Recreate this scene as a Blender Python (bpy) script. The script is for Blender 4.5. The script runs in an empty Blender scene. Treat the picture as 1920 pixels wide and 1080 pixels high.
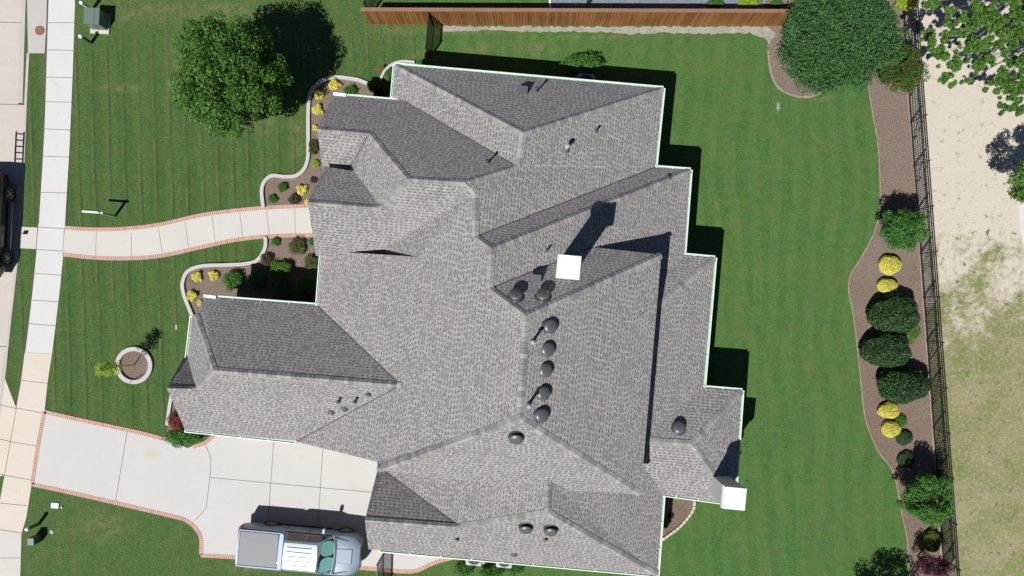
import bpy, bmesh, math, random
import numpy as np
from mathutils import Vector, Matrix
from mathutils.bvhtree import BVHTree
random.seed(7); rng = np.random.default_rng(7)
R = math.radians
S = bpy.context.scene
# ------------------------------------------------------------ camera, sky, sun, exposure
H = 36.0; F = 1368.0; CX, CY = 985.0, 575.0
cd = bpy.data.cameras.new("camera"); cam = bpy.data.objects.new("camera", cd); S.collection.objects.link(cam)
cam.location = (0, 0, H); cam.rotation_euler = (0, 0, 0)
cd.sensor_width = 36; cd.lens = 36 * F / 1920; cd.shift_x = -25 / 1920; cd.shift_y = 35 / 1920
cd.clip_start = 0.5; cd.clip_end = 2000
S.camera = cam
SUN_EL = R(56); TX, TY = 0.573, 0.819            # the light travels towards +x +y on the ground
w = bpy.data.worlds.new("World"); S.world = w; w.use_nodes = True
nt = w.node_tree; sky = nt.nodes.new("ShaderNodeTexSky"); sky.sky_type = 'NISHITA'; sky.sun_disc = False
sky.sun_elevation = SUN_EL; sky.sun_rotation = math.atan2(-TX, -TY)
sky.air_density = 0.55; sky.dust_density = 0.25; sky.ozone_density = 1.5
bg = nt.nodes["Background"]; bg.inputs[1].default_value = 0.05
nt.links.new(sky.outputs[0], bg.inputs[0])
ld = bpy.data.lights.new("sun", 'SUN'); sun = bpy.data.objects.new("sun", ld); S.collection.objects.link(sun)
ld.energy = 5.0; ld.angle = R(0.5); ld.color = (1.0, 0.975, 0.94)
sd = Vector((-TX * math.cos(SUN_EL), -TY * math.cos(SUN_EL), math.sin(SUN_EL)))
sun.rotation_euler = sd.to_track_quat('Z', 'Y').to_euler(); sun.location = (-20, -28, 50)
S.view_settings.view_transform = 'Standard'; S.view_settings.look = 'None'
S.view_settings.gamma = 1; S.view_settings.exposure = 0.16
S.cycles.max_bounces = 6; S.cycles.transparent_max_bounces = 6

def P(u, v, z=0.0):
    s = (H - z) / F
    return Vector(((u - CX) * s, (CY - v) * s, z))

# ------------------------------------------------------------ node helpers
class NM:
    def __init__(s, name, rough=0.85, spec=0.3, metal=0.0):
        s.m = bpy.data.materials.new(name); s.m.use_nodes = True; s.t = s.m.node_tree
        s.b = s.t.nodes["Principled BSDF"]
        s.b.inputs['Roughness'].default_value = rough
        s.b.inputs['Specular IOR Level'].default_value = spec
        s.b.inputs['Metallic'].default_value = metal
        s.tc = s.t.nodes.new("ShaderNodeTexCoord"); s.vec = s.tc.outputs['Object']
    def n(s, typ, **k):
        o = s.t.nodes.new(typ)
        for a, b in k.items(): setattr(o, a, b)
        return o
    def put(s, sock, val):
        if hasattr(val, 'is_output') or hasattr(val, 'links'): s.t.links.new(val, sock)
        else: sock.default_value = val
    def noise(s, sc, det=3, rough=0.55, vec=None, dist=0.0):
        o = s.n("ShaderNodeTexNoise"); o.inputs['Scale'].default_value = sc; o.inputs['Detail'].default_value = det
        o.inputs['Roughness'].default_value = rough; o.inputs['Distortion'].default_value = dist
        s.t.links.new(vec or s.vec, o.inputs['Vector']); return o.outputs['Fac']
    def mapv(s, scale=(1, 1, 1), rot=0.0, loc=(0, 0, 0), vec=None):
        o = s.n("ShaderNodeMapping"); o.inputs['Scale'].default_value = scale; o.inputs['Rotation'].default_value = (0, 0, rot)
        o.inputs['Location'].default_value = loc
        s.t.links.new(vec or s.vec, o.inputs['Vector']); return o.outputs[0]
    def math(s, op, a, b=0.0, c=0.0, clamp=False):
        o = s.n("ShaderNodeMath", operation=op, use_clamp=clamp)
        s.put(o.inputs[0], a); s.put(o.inputs[1], b)
        if op in ('MULTIPLY_ADD',): s.put(o.inputs[2], c)
        return o.outputs[0]
    def rng(s, x, a, b, c=0.0, d=1.0):
        o = s.n("ShaderNodeMapRange"); s.put(o.inputs[0], x)
        for i, q in enumerate((a, b, c, d)): o.inputs[i + 1].default_value = q
        return o.outputs[0]
    def mix(s, f, a, b, mode='MIX'):
        o = s.n("ShaderNodeMix", data_type='RGBA', blend_type=mode)
        s.put(o.inputs[0], f)
        for i, q in ((6, a), (7, b)):
            if isinstance(q, tuple): q = (*q, 1.0) if len(q) == 3 else q
            s.put(o.inputs[i], q)
        return o.outputs[2]
    def sep(s, vec=None):
        o = s.n("ShaderNodeSeparateXYZ"); s.t.links.new(vec or s.vec, o.inputs[0]); return o.outputs
    def blob(s, u, v, ru, rv, rot=0.0):
        p = P(u, v); k = 36 / F
        m = s.n("ShaderNodeMapping", vector_type='TEXTURE')
        m.inputs['Location'].default_value = (p.x, p.y, 0); m.inputs['Rotation'].default_value = (0, 0, rot)
        m.inputs['Scale'].default_value = (ru * k, rv * k, 1)
        s.t.links.new(s.vec, m.inputs[0])
        l = s.n("ShaderNodeVectorMath", operation='LENGTH'); s.t.links.new(m.outputs[0], l.inputs[0])
        return s.rng(l.outputs['Value'], 1.0, 0.25)
    def bump(s, h, strength=0.5, dist=0.02):
        o = s.n("ShaderNodeBump"); o.inputs['Strength'].default_value = strength; o.inputs['Distance'].default_value = dist
        s.t.links.new(h, o.inputs['Height']); s.t.links.new(o.outputs[0], s.b.inputs['Normal'])
    def col(s, c):
        if isinstance(c, tuple): s.b.inputs['Base Color'].default_value = (*c, 1.0)
        else: s.t.links.new(c, s.b.inputs['Base Color'])
        return s.m

def plain(name, c, rough=0.6, metal=0.0, spec=0.5, var=0.12, sc=6.0):
    k = NM(name, rough, spec, metal)
    d = tuple(x * (1 - var) for x in c); l = tuple(min(1, x * (1 + var)) for x in c)
    return k.col(k.mix(k.noise(sc, 4), d, l))

# lawn: front half darker with mown wheel lines, back half brighter
def lawn_mat():
    k = NM("lawn_grass", 0.9, 0.15)
    x, y, z = k.sep()
    warp = k.noise(0.25, 2)
    grain = k.rng(k.noise(12, 4, 0.85), 0.33, 0.67); mid = k.noise(3.2, 4, 0.65); big = k.noise(0.35, 3)
    front = k.mix(grain, (0.026, 0.063, 0.012), (0.125, 0.200, 0.066))
    xs = k.math('ADD', k.math('ADD', x, k.math('MULTIPLY', y, 0.03)), k.math('MULTIPLY', warp, 0.2))
    ph = k.math('FRACT', k.math('DIVIDE', xs, 0.76))
    line = k.rng(k.math('ABSOLUTE', k.math('SUBTRACT', ph, 0.5)), 0.0, 0.10, 1, 0)
    lw = k.math('MULTIPLY', line, k.rng(k.noise(0.9, 4, 0.7, vec=k.mapv((3, 0.35, 1))), 0.25, 0.6))
    fmask = k.math('MULTIPLY', k.rng(y, -7.5, -5.5), k.math('MULTIPLY', k.rng(y, 13.6, 12.4), k.rng(k.noise(0.3, 2), 0.3, 0.55, 0.45, 1)))
    stripe = k.math('SINE', k.math('MULTIPLY', xs, 2 * math.pi / 1.52))
    front = k.mix(k.math('MULTIPLY', k.rng(stripe, -0.3, 0.3, 0, 0.38), fmask), front, (0.034, 0.088, 0.024))
    front = k.mix(k.math('MULTIPLY', k.math('MULTIPLY', lw, 0.85), fmask), front, (0.026, 0.042, 0.016))
    lp = k.math('FRACT', k.math('ADD', k.math('DIVIDE', xs, 0.76), 0.16)); l2 = k.rng(k.math('ABSOLUTE', k.math('SUBTRACT', lp, 0.5)), 0.0, 0.10, 1, 0)
    front = k.mix(k.math('MULTIPLY', k.math('MULTIPLY', l2, k.rng(k.noise(1.1, 4, vec=k.mapv((2, .5, 1), loc=(3, 3, 0))), 0.42, 0.56)), 0.8), front, (0.150, 0.140, 0.060))
    front = k.mix(k.rng(big, 0.45, 0.7, 0, 0.45), front, (0.085, 0.125, 0.036))
    back = k.mix(grain, (0.026, 0.078, 0.013), (0.102, 0.216, 0.060))
    xb = k.math('ADD', k.math('ADD', x, k.math('MULTIPLY', y, 0.03)), k.math('MULTIPLY', k.noise(0.11, 1), 2.2))
    sb = k.math('SINE', k.math('MULTIPLY', xb, 2 * math.pi / 0.95))
    back = k.mix(k.rng(sb, -0.3, 0.6, 0, 0.26), back, (0.110, 0.200, 0.070))
    lb = k.rng(k.math('ABSOLUTE', k.math('SUBTRACT', k.math('FRACT', k.math('DIVIDE', xb, 0.95)), 0.5)), 0, 0.10, 0.45, 0)
    back = k.mix(k.math('MULTIPLY', lb, k.rng(k.noise(0.8, 5, vec=k.mapv((2, 0.35, 1))), 0.45, 0.65)), back, (0.17, 0.19, 0.08))
    back = k.mix(k.rng(big, 0.42, 0.7, 0, 0.5), back, (0.090, 0.150, 0.040))
    back = k.mix(k.rng(k.noise(0.8, 6, 0.75), 0.48, 0.66, 0, 0.5), back, (0.125, 0.160, 0.052))
    back = k.mix(k.rng(k.noise(5.5, 3, 0.8), 0.66, 0.72, 0, 0.5), back, (0.19, 0.20, 0.10))
    c = k.mix(k.rng(x, -6.5, -3.5), front, back)
    hv = k.mapv((1, .45, 1)); c = k.mix(k.rng(k.noise(1.6, 4, 0.7, vec=hv), 0.5, 0.68, 0, 0.38), c, (0.034, 0.118, 0.034))
    c = k.mix(k.rng(k.noise(2.1, 4, 0.7, vec=k.mapv((1, .45, 1), loc=(9, 4, 0))), 0.52, 0.7, 0, 0.45), c, (0.110, 0.140, 0.030))
    c = k.mix(k.rng(mid, 0.42, 0.7, 0, 0.30), c, (0.022, 0.058, 0.014))
    # dry, worn places with a shape of their own
    dry = None
    for b in [(270, 22, 150, 26), (420, 20, 120, 24), (1005, 90, 60, 22), (890, 92, 42, 16), (800, 105, 40, 12), (740, 55, 60, 14), (870, 60, 120, 8),
              (480, 225, 60, 40), (340, 130, 30, 90), (225, 165, 60, 12), (560, 250, 25, 60), (1325, 958, 12, 8), (190, 985, 60, 40), (1468, 720, 5, 5), (1490, 732, 5, 4), (1345, 385, 8, 14), (1345, 420, 6, 10), (1100, 70, 160, 7),
              (460, 1060, 60, 20), (1530, 185, 50, 8)]:
        q = k.blob(*b); dry = q if dry is None else k.math('MAXIMUM', dry, q)
    dn = k.math('MULTIPLY', dry, k.rng(k.noise(2.2, 5, 0.65), 0.42, 0.62), clamp=True)
    c = k.mix(k.math('MULTIPLY', dn, 0.6), c, k.mix(grain, (0.13, 0.12, 0.055), (0.27, 0.23, 0.13)))
    c = k.mix(k.math('MULTIPLY', k.blob(1459, 200, 5, 12), k.rng(grain, 0.4, 0.6)), c, (0.4, 0.45, 0.38))
    k.bump(k.math('ADD', k.noise(22, 3, 0.7), k.math('MULTIPLY', mid, 0.6)), 0.75, 0.06)
    return k.col(c)

def concrete(name, a, b, grit=0.06, stain=(0.45, 0.42, 0.38), joints=None):
    k = NM(name, 0.9, 0.2)
    c = k.mix(k.noise(0.55, 4), a, b)
    c = k.mix(k.rng(k.noise(40, 3, 0.7), 0.3, 0.7, 0, 0.25), c, tuple(x * 0.86 for x in a))
    c = k.mix(k.rng(k.noise(1.7, 5, 0.65), 0.55, 0.75, 0, 0.35), c, stain)
    if joints: c = joints(k, c)
    k.bump(k.noise(30, 3), 0.15, 0.004)
    return k.col(c)

def mulch_mat():
    k = NM("mulch", 0.95, 0.1)
    my = k.sep()[1]
    v = k.n("ShaderNodeTexVoronoi"); v.inputs['Scale'].default_value = 26; k.t.links.new(k.mapv((1, 1, 1)), v.inputs['Vector'])
    c = k.mix(k.noise(1.0, 4), (0.135, 0.096, 0.070), (0.205, 0.168, 0.136))
    c = k.mix(k.rng(k.math('ADD', k.noise(0.6, 5, 0.7), k.rng(my, -8, 9, -0.05, 0.14)), 0.38, 0.60, 0, 0.85), c, (0.225, 0.200, 0.178))
    c = k.mix(k.rng(k.noise(2.4, 5, 0.75), 0.56, 0.66, 0, 0.5), c, (0.085, 0.062, 0.05))
    c = k.mix(k.math('MULTIPLY', v.outputs['Distance'], 0.9), tuple([0.24, 0.17, 0.13]), c)
    c = k.mix(k.rng(k.noise(14, 4, 0.7), 0.45, 0.7, 0, 0.6), c, (0.052, 0.034, 0.026))
    c = k.mix(k.rng(k.noise(33, 2, 0.8), 0.68, 0.76, 0, 0.5), c, (0.34, 0.29, 0.24))
    k.bump(k.noise(22, 4, 0.7), 0.9, 0.05)
    return k.col(c)

def sand_mat():
    k = NM("dry_ground", 0.95, 0.1)
    x, y, z = k.sep()
    grain = k.noise(14, 4, 0.75)
    sand = k.mix(grain, (0.42, 0.375, 0.305), (0.60, 0.555, 0.475))
    sand = k.mix(k.rng(k.noise(5, 5, 0.7), 0.56, 0.72, 0, 0.5), sand, (0.27, 0.22, 0.16))
    thin = k.mix(grain, (0.14, 0.145, 0.065), (0.37, 0.325, 0.205))
    green = k.mix(grain, (0.09, 0.13, 0.038), (0.235, 0.25, 0.095))
    g = k.rng(k.noise(0.55, 5, 0.62), 0.38, 0.62)
    thin = k.mix(g, thin, green)
    thin = k.mix(k.rng(k.noise(6, 5, 0.75), 0.5, 0.62, 0, 0.7), thin, (0.36, 0.31, 0.22))
    cover = k.rng(y, 8.5, -6.0, -0.22, 0.22)
    n = k.math('ADD', k.math('ADD', k.math('MULTIPLY', k.noise(0.55, 7, 0.72), 0.65), k.math('MULTIPLY', k.noise(3.2, 5, 0.75), 0.35)), cover)
    c = k.mix(k.rng(n, 0.44, 0.57), sand, thin)
    spots = k.math('MULTIPLY', k.rng(k.noise(2.6, 4, 0.6), 0.60, 0.68), k.rng(y, 13, 3))
    c = k.mix(spots, c, (0.13, 0.145, 0.065))
    c = k.mix(k.rng(k.noise(9, 5, 0.8), 0.62, 0.68, 0, 0.5), c, (0.17, 0.14, 0.10))
    k.bump(k.noise(18, 4, 0.7), 0.6, 0.03)
    return k.col(c)

def gravel_mat(name, a, b):
    k = NM(name, 0.9, 0.2)
    v = k.n("ShaderNodeTexVoronoi"); v.inputs['Scale'].default_value = 30; k.t.links.new(k.vec, v.inputs['Vector'])
    c = k.mix(v.outputs['Color'], a, b)
    c = k.mix(k.rng(k.noise(2, 4), 0.4, 0.7, 0, 0.5), c, tuple(x * 1.05 for x in b))
    k.bump(v.outputs['Distance'], 0.8, 0.03)
    return k.col(c)

def shingle_mat(name="roof_shingle"):
    k = NM(name, 0.92, 0.15)
    uv = k.n("ShaderNodeUVMap").outputs[0]
    x, y, z = k.sep(uv)
    CH = 0.145
    row = k.math('FLOOR', k.math('DIVIDE', y, CH)); fr = k.math('FRACT', k.math('DIVIDE', y, CH))
    # shift each course by a pseudo random amount, tabs of two widths
    rs = k.n("ShaderNodeTexWhiteNoise", noise_dimensions='1D'); k.t.links.new(row, rs.inputs['W'])
    xx = k.math('ADD', k.math('DIVIDE', x, 0.105), k.math('MULTIPLY', rs.outputs['Value'], 5.0))
    tab = k.math('FLOOR', xx)
    cmb = k.n("ShaderNodeCombineXYZ"); k.t.links.new(tab, cmb.inputs[0]); k.t.links.new(row, cmb.inputs[1])
    wn = k.n("ShaderNodeTexWhiteNoise", noise_dimensions='2D'); k.t.links.new(cmb.outputs[0], wn.inputs['Vector'])
    rv = wn.outputs['Value']
    alt = k.math('MODULO', k.math('ABSOLUTE', tab), 2.0)                 # raised tab / cut-out
    base = k.mix(rv, (0.262, 0.249, 0.246), (0.338, 0.324, 0.319))
    base = k.mix(k.rng(rv, 0.86, 0.88, 0, 0.45), base, (0.33, 0.285, 0.26))
    base = k.mix(k.rng(rv, 0.20, 0.18, 0, 0.55), base, (0.165, 0.160, 0.172))
    # the shadow band printed on laminated shingles: upper part of each cut-out is dark granules
    band = k.math('MULTIPLY', k.math('MULTIPLY', k.rng(fr, 0.60, 0.72), k.rng(alt, 0.4, 0.6)), k.rng(rv, 0.12, 0.22))
    lite = k.math('MULTIPLY', k.math('MULTIPLY', k.rng(fr, 0.45, 0.30), k.rng(alt, 0.6, 0.4)), k.rng(rv, 0.55, 0.65))
    base = k.mix(k.math('MULTIPLY', lite, 0.45), base, (0.47, 0.455, 0.45))
    base = k.mix(k.math('MULTIPLY', band, 0.82), base, (0.045, 0.041, 0.044))
    blotch = k.noise(1.1, 5, 0.6, vec=uv)
    base = k.mix(k.rng(blotch, 0.35, 0.68, 0, 0.38), base, (0.225, 0.215, 0.218))
    base = k.mix(k.rng(k.noise(0.45, 3, vec=uv), 0.5, 0.7, 0, 0.18), base, (0.32, 0.285, 0.265))
    base = k.mix(k.rng(k.noise(90, 2, 0.8, vec=uv), 0.4, 0.7, 0, 0.22), base, (0.15, 0.145, 0.15))
    # real relief: each course is thick at its lower (butt) edge, tabs stand 4 mm proud
    hgt = k.math('ADD', k.math('MULTIPLY', k.math('SUBTRACT', 1.0, fr), 0.7), k.math('MULTIPLY', k.math('SUBTRACT', 1.0, alt), 0.45))
    k.bump(hgt, 1.0, 0.022)
    return k.col(base)

def cap_mat():
    k = NM("ridge_cap_shingle", 0.92, 0.15)
    uv = k.n("ShaderNodeUVMap").outputs[0]; x, y, z = k.sep(uv)
    rs = k.n("ShaderNodeTexWhiteNoise", noise_dimensions='1D'); k.t.links.new(k.math('FLOOR', x), rs.inputs['W'])
    c = k.mix(rs.outputs['Value'], (0.195, 0.190, 0.192), (0.345, 0.335, 0.333))
    c = k.mix(k.rng(k.noise(60, 2, 0.8), 0.4, 0.7, 0, 0.3), c, (0.12, 0.115, 0.115))
    k.bump(k.math('FRACT', x), 0.4, 0.012)
    return k.col(c)

def brick_edge_mat():
    k = NM("brick_border", 0.9, 0.2)
    uv = k.n("ShaderNodeUVMap").outputs[0]
    b = k.n("ShaderNodeTexBrick"); k.t.links.new(uv, b.inputs['Vector'])
    b.offset = 0; b.inputs['Scale'].default_value = 1; b.inputs['Brick Width'].default_value = 0.095; b.inputs['Row Height'].default_value = 10
    b.inputs['Mortar Size'].default_value = 0.016; b.inputs['Mortar Smooth'].default_value = 0.2; b.inputs['Bias'].default_value = 0.0
    b.inputs['Color1'].default_value = (0.45, 0.24, 0.19, 1); b.inputs['Color2'].default_value = (0.36, 0.165, 0.125, 1)
    b.inputs['Mortar'].default_value = (0.50, 0.43, 0.37, 1)
    c = k.mix(k.rng(k.noise(1.5, 4), 0.4, 0.7, 0, 0.35), b.outputs['Color'], (0.48, 0.34, 0.29))
    return k.col(c)

def wood_mat(name, a, b, sc=1.0, axis='x'):
    k = NM(name, 0.75, 0.2)
    uv = k.n("ShaderNodeUVMap").outputs[0]
    x, y, z = k.sep(uv)
    rs = k.n("ShaderNodeTexWhiteNoise", noise_dimensions='1D'); k.t.links.new(k.math('FLOOR', k.math('DIVIDE', x, 0.14)), rs.inputs['W'])
    c = k.mix(rs.outputs['Value'], a, b)
    g = k.noise(6, 4, 0.7, vec=k.mapv((8, 1, 1), vec=uv))
    c = k.mix(k.rng(g, 0.4, 0.7, 0, 0.5), c, tuple(q * 0.5 for q in a))
    c = k.mix(k.rng(k.noise(0.5, 3, vec=uv), 0.4, 0.7, 0, 0.4), c, tuple(min(1, q * 1.25) for q in b))
    return k.col(c)

def brick_wall_mat():
    k = NM("wall_brick", 0.9, 0.2)
    b = k.n("ShaderNodeTexBrick"); k.t.links.new(k.n("ShaderNodeUVMap").outputs[0], b.inputs['Vector'])
    b.inputs['Scale'].default_value = 1; b.inputs['Brick Width'].default_value = 0.21; b.inputs['Row Height'].default_value = 0.075
    b.inputs['Mortar Size'].default_value = 0.006
    b.inputs['Color1'].default_value = (0.34, 0.25, 0.20, 1); b.inputs['Color2'].default_value = (0.26, 0.19, 0.15, 1); b.inputs['Mortar'].default_value = (0.45, 0.42, 0.38, 1)
    return k.col(b.outputs['Color'])

def leaf_mat(name, dark, light, tip=None, tipc=None, trans=0.25, rough=0.6):
    dark = tuple(q * 1.2 for q in dark); light = tuple(q * 1.38 for q in light)
    k = NM(name, rough, 0.22)
    uv = k.n("ShaderNodeUVMap").outputs[0]; x, y, z = k.sep(uv)
    c = k.mix(x, dark, light)
    if tip is not None: c = k.mix(k.rng(y, tip, tip + 0.02), c, tipc)
    k.col(c)
    tr = k.n("ShaderNodeBsdfTranslucent"); k.t.links.new(k.mix(0.5, c, (light[0] * 1.5, light[1] * 1.6, light[2])), tr.inputs[0])
    mx = k.n("ShaderNodeMixShader"); mx.inputs[0].default_value = trans
    k.t.links.new(k.b.outputs[0], mx.inputs[1]); k.t.links.new(tr.outputs[0], mx.inputs[2])
    out = k.t.nodes["Material Output"]; k.t.links.new(mx.outputs[0], out.inputs[0])
    return k.m

def tonneau_mat():
    k = NM("ribbed_bed_cover", 0.45, 0.5)
    x, y, z = k.sep()
    rib = k.math('ABSOLUTE', k.math('SINE', k.math('MULTIPLY', x, math.pi / 0.045)))
    c = k.mix(k.noise(30, 3), (0.085, 0.092, 0.105), (0.13, 0.142, 0.16))
    k.bump(rib, 0.5, 0.004)
    return k.col(c)

def paint_mat(name, c, rough=0.28, metal=0.6):
    k = NM(name, rough, 0.5, metal)
    k.b.inputs['Coat Weight'].default_value = 0.12; k.b.inputs['Coat Roughness'].default_value = 0.08
    return k.col(k.mix(k.noise(300, 1), tuple(q * 0.94 for q in c), c))

M = dict(
    lawn=lawn_mat(), mulch=mulch_mat(), sand=sand_mat(), shingle=shingle_mat(), cap=cap_mat(), brick=brick_edge_mat(), wall=brick_wall_mat(),
    sidewalk=concrete("sidewalk_concrete", (0.52, 0.52, 0.515), (0.585, 0.585, 0.58)),
    tan=concrete("tan_concrete", (0.545, 0.485, 0.415), (0.60, 0.545, 0.48), stain=(0.47, 0.39, 0.31)),
    road=concrete("road_concrete", (0.46, 0.41, 0.365), (0.54, 0.50, 0.46), stain=(0.36, 0.31, 0.27)),
    curbc=concrete("kerb_concrete", (0.40, 0.38, 0.36), (0.49, 0.47, 0.45)),
    walk=concrete("walkway_concrete", (0.495, 0.475, 0.445), (0.56, 0.54, 0.51)),
    drive=concrete("driveway_concrete", (0.475, 0.465, 0.45), (0.545, 0.535, 0.515), stain=(0.45, 0.43, 0.39),
                   joints=lambda k, c: k.mix(k.math('MULTIPLY', k.blob(288, 850, 22, 12), 0.35), c, (0.44, 0.35, 0.22))),
    edging=concrete("edging_concrete", (0.42, 0.41, 0.40), (0.52, 0.51, 0.50)),
    joint=plain("joint_gap", (0.19, 0.18, 0.17), 0.95), dirt=plain("bare_soil_edge", (0.10, 0.065, 0.05), 0.95, var=0.4),
    gravel=gravel_mat("gravel", (0.19, 0.175, 0.155), (0.42, 0.385, 0.335)), bluegravel=gravel_mat("blue_gravel", (0.13, 0.15, 0.18), (0.24, 0.27, 0.31)),
    white=plain("white_painted_metal", (0.80, 0.81, 0.79), 0.45, var=0.04), gutter=plain("gutter_green_reflection", (0.34, 0.48, 0.39), 0.5, var=0.1, sc=3),  # green reflection painted into the gutter trough and lip colours
    gutterlip=plain("gutter_lip", (0.66, 0.76, 0.67), 0.4, var=0.05),
    fascia=plain("fascia_paint", (0.45, 0.42, 0.38), 0.6), stucco=plain("chimney_stucco", (0.52, 0.51, 0.51), 0.8, var=0.08),
    ventgrey=plain("dark_grey_vent_metal", (0.125, 0.13, 0.138), 0.38, 0.3, var=0.08), darkmetal=plain("dark_metal", (0.05, 0.052, 0.06), 0.5), flashshade=plain("flashing_and_valley_shade", (0.085, 0.083, 0.09), 0.6),  # the last serves pipe flashing and the painted shade in roof valleys
    lightmetal=plain("galvanised_metal", (0.36, 0.37, 0.38), 0.7, 0.2), iron=plain("black_iron", (0.012, 0.012, 0.014), 0.45),
    cedar=wood_mat("cedar_boards", (0.185, 0.082, 0.028), (0.34, 0.155, 0.055)), cedarcap=plain("cedar_cap", (0.24, 0.125, 0.082), 0.8, var=0.25, sc=2),
    greenbox=plain("green_grey_enamel", (0.125, 0.165, 0.148), 0.45, var=0.06), greenpost=plain("green_plastic", (0.055, 0.115, 0.085), 0.5),
    rust=plain("rusty_iron_lid", (0.22, 0.105, 0.075), 0.8, var=0.3, sc=20), paleedge=gravel_mat("pale_bed_border", (0.17, 0.12, 0.09), (0.42, 0.34, 0.27)), lidgrey=plain("grey_lid", (0.36, 0.40, 0.36), 0.8, var=0.2),
    bark=plain("bark", (0.10, 0.075, 0.055), 0.9, var=0.4, sc=12), palebark=plain("pale_bark", (0.26, 0.23, 0.20), 0.9, var=0.3, sc=12),
    acbody=plain("condenser_casing", (0.42, 0.43, 0.43), 0.5),
    silver=paint_mat("silver_paint", (0.18, 0.225, 0.29), 0.48, 0.25), cabwhite=paint_mat("silver_roof_paint", (0.29, 0.335, 0.39), 0.36, 0.15), black=paint_mat("black_paint", (0.010, 0.012, 0.012), 0.2, 0.1),
    glass=NM("dark_glass", 0.05, 0.8).col((0.012, 0.014, 0.016)), tyre=plain("tyre_rubber", (0.018, 0.018, 0.019), 0.8), rim=plain("alloy", (0.42, 0.43, 0.45), 0.3, 0.7),
    tonneau=tonneau_mat(), shade=plain("turquoise_sunshade", (0.19, 0.46, 0.42), 0.6, var=0.08), plastic=plain("black_plastic", (0.022, 0.024, 0.028), 0.6),
    red=plain("red_lens", (0.28, 0.012, 0.014), 0.2), lamp=plain("clear_lens", (0.55, 0.55, 0.5), 0.15), shadecore=plain("painted_shade_core", (0.006, 0.010, 0.006), 0.95),
    creamstone=plain("cream_stone_block", (0.50, 0.45, 0.38), 0.85, var=0.12), signwhite=plain("sign_post_white", (0.74, 0.78, 0.80), 0.5, var=0.04), signgreen=plain("weathered_post", (0.26, 0.34, 0.31), 0.6),
)
L = dict(
    tree=leaf_mat("oak_leaves", (0.012, 0.048, 0.006), (0.085, 0.190, 0.032)),
    evergreen=leaf_mat("dense_blue_green_leaves", (0.012, 0.046, 0.013), (0.060, 0.138, 0.042), trans=0.15),
    bright=leaf_mat("bright_leaves", (0.035, 0.10, 0.014), (0.105, 0.20, 0.040), trans=0.3),
    mid=leaf_mat("mid_green_leaves", (0.022, 0.080, 0.014), (0.075, 0.185, 0.036), trans=0.25),
    ball=leaf_mat("holly_leaves", (0.003, 0.014, 0.004), (0.045, 0.100, 0.034), trans=0.08, rough=0.5),
    olive=leaf_mat("olive_leaves", (0.045, 0.052, 0.016), (0.115, 0.125, 0.045), trans=0.2),
    bronze=leaf_mat("bronze_leaves", (0.028, 0.020, 0.012), (0.085, 0.070, 0.038), trans=0.2),
    maroon=leaf_mat("maroon_leaves", (0.030, 0.010, 0.012), (0.10, 0.035, 0.035), trans=0.2),
    plum=leaf_mat("purple_leaves", (0.018, 0.006, 0.012), (0.060, 0.014, 0.030), 0.9, (0.30, 0.03, 0.09), trans=0.2),
    yellow=leaf_mat("golden_leaves", (0.20, 0.185, 0.022), (0.78, 0.72, 0.20), trans=0.3),
    lime=leaf_mat("lime_leaves", (0.12, 0.20, 0.02), (0.32, 0.42, 0.05), trans=0.3),
    redflower=leaf_mat("red_flowering_leaves", (0.020, 0.065, 0.012), (0.055, 0.125, 0.024), 0.90, (0.34, 0.035, 0.022)),
    rose=leaf_mat("rose_leaves", (0.025, 0.050, 0.016), (0.070, 0.110, 0.035), 0.45, (0.34, 0.026, 0.05)),
    redbud=leaf_mat("red_petals", (0.40, 0.03, 0.03), (0.62, 0.08, 0.07)),
    twotone=leaf_mat("yellow_green_leaves", (0.040, 0.075, 0.015), (0.16, 0.19, 0.04)),
)

# ------------------------------------------------------------ object helpers
C = S.collection
def mesh(name, verts, faces, mat, parent=None, uvs=None, smooth=False, mids=None):
    me = bpy.data.meshes.new(name); me.from_pydata([tuple(v) for v in verts], [], faces)
    for m in (mat if isinstance(mat, (list, tuple)) else [mat]): me.materials.append(m)
    if uvs is not None:
        ul = me.uv_layers.new(name="UVMap"); ul.data.foreach_set("uv", np.array(uvs, dtype=np.float32).ravel())
    if mids is not None: me.polygons.foreach_set("material_index", mids)
    if smooth: me.polygons.foreach_set("use_smooth", [True] * len(me.polygons))
    me.update()
    o = bpy.data.objects.new(name, me); C.objects.link(o)
    if parent: o.parent = parent
    return o
def empty(name, label=None, cat=None, loc=(0, 0, 0), rz=0, group=None):
    o = bpy.data.objects.new(name, None); C.objects.link(o); o.location = loc; o.rotation_euler = (0, 0, rz); o.empty_display_size = 0.3
    return tag(o, label, cat, group)
def tag(o, label=None, cat=None, group=None, kind=None):
    if label: o['label'] = label
    if cat: o['category'] = cat
    if group: o['group'] = group
    if kind: o['kind'] = kind
    return o
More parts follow.
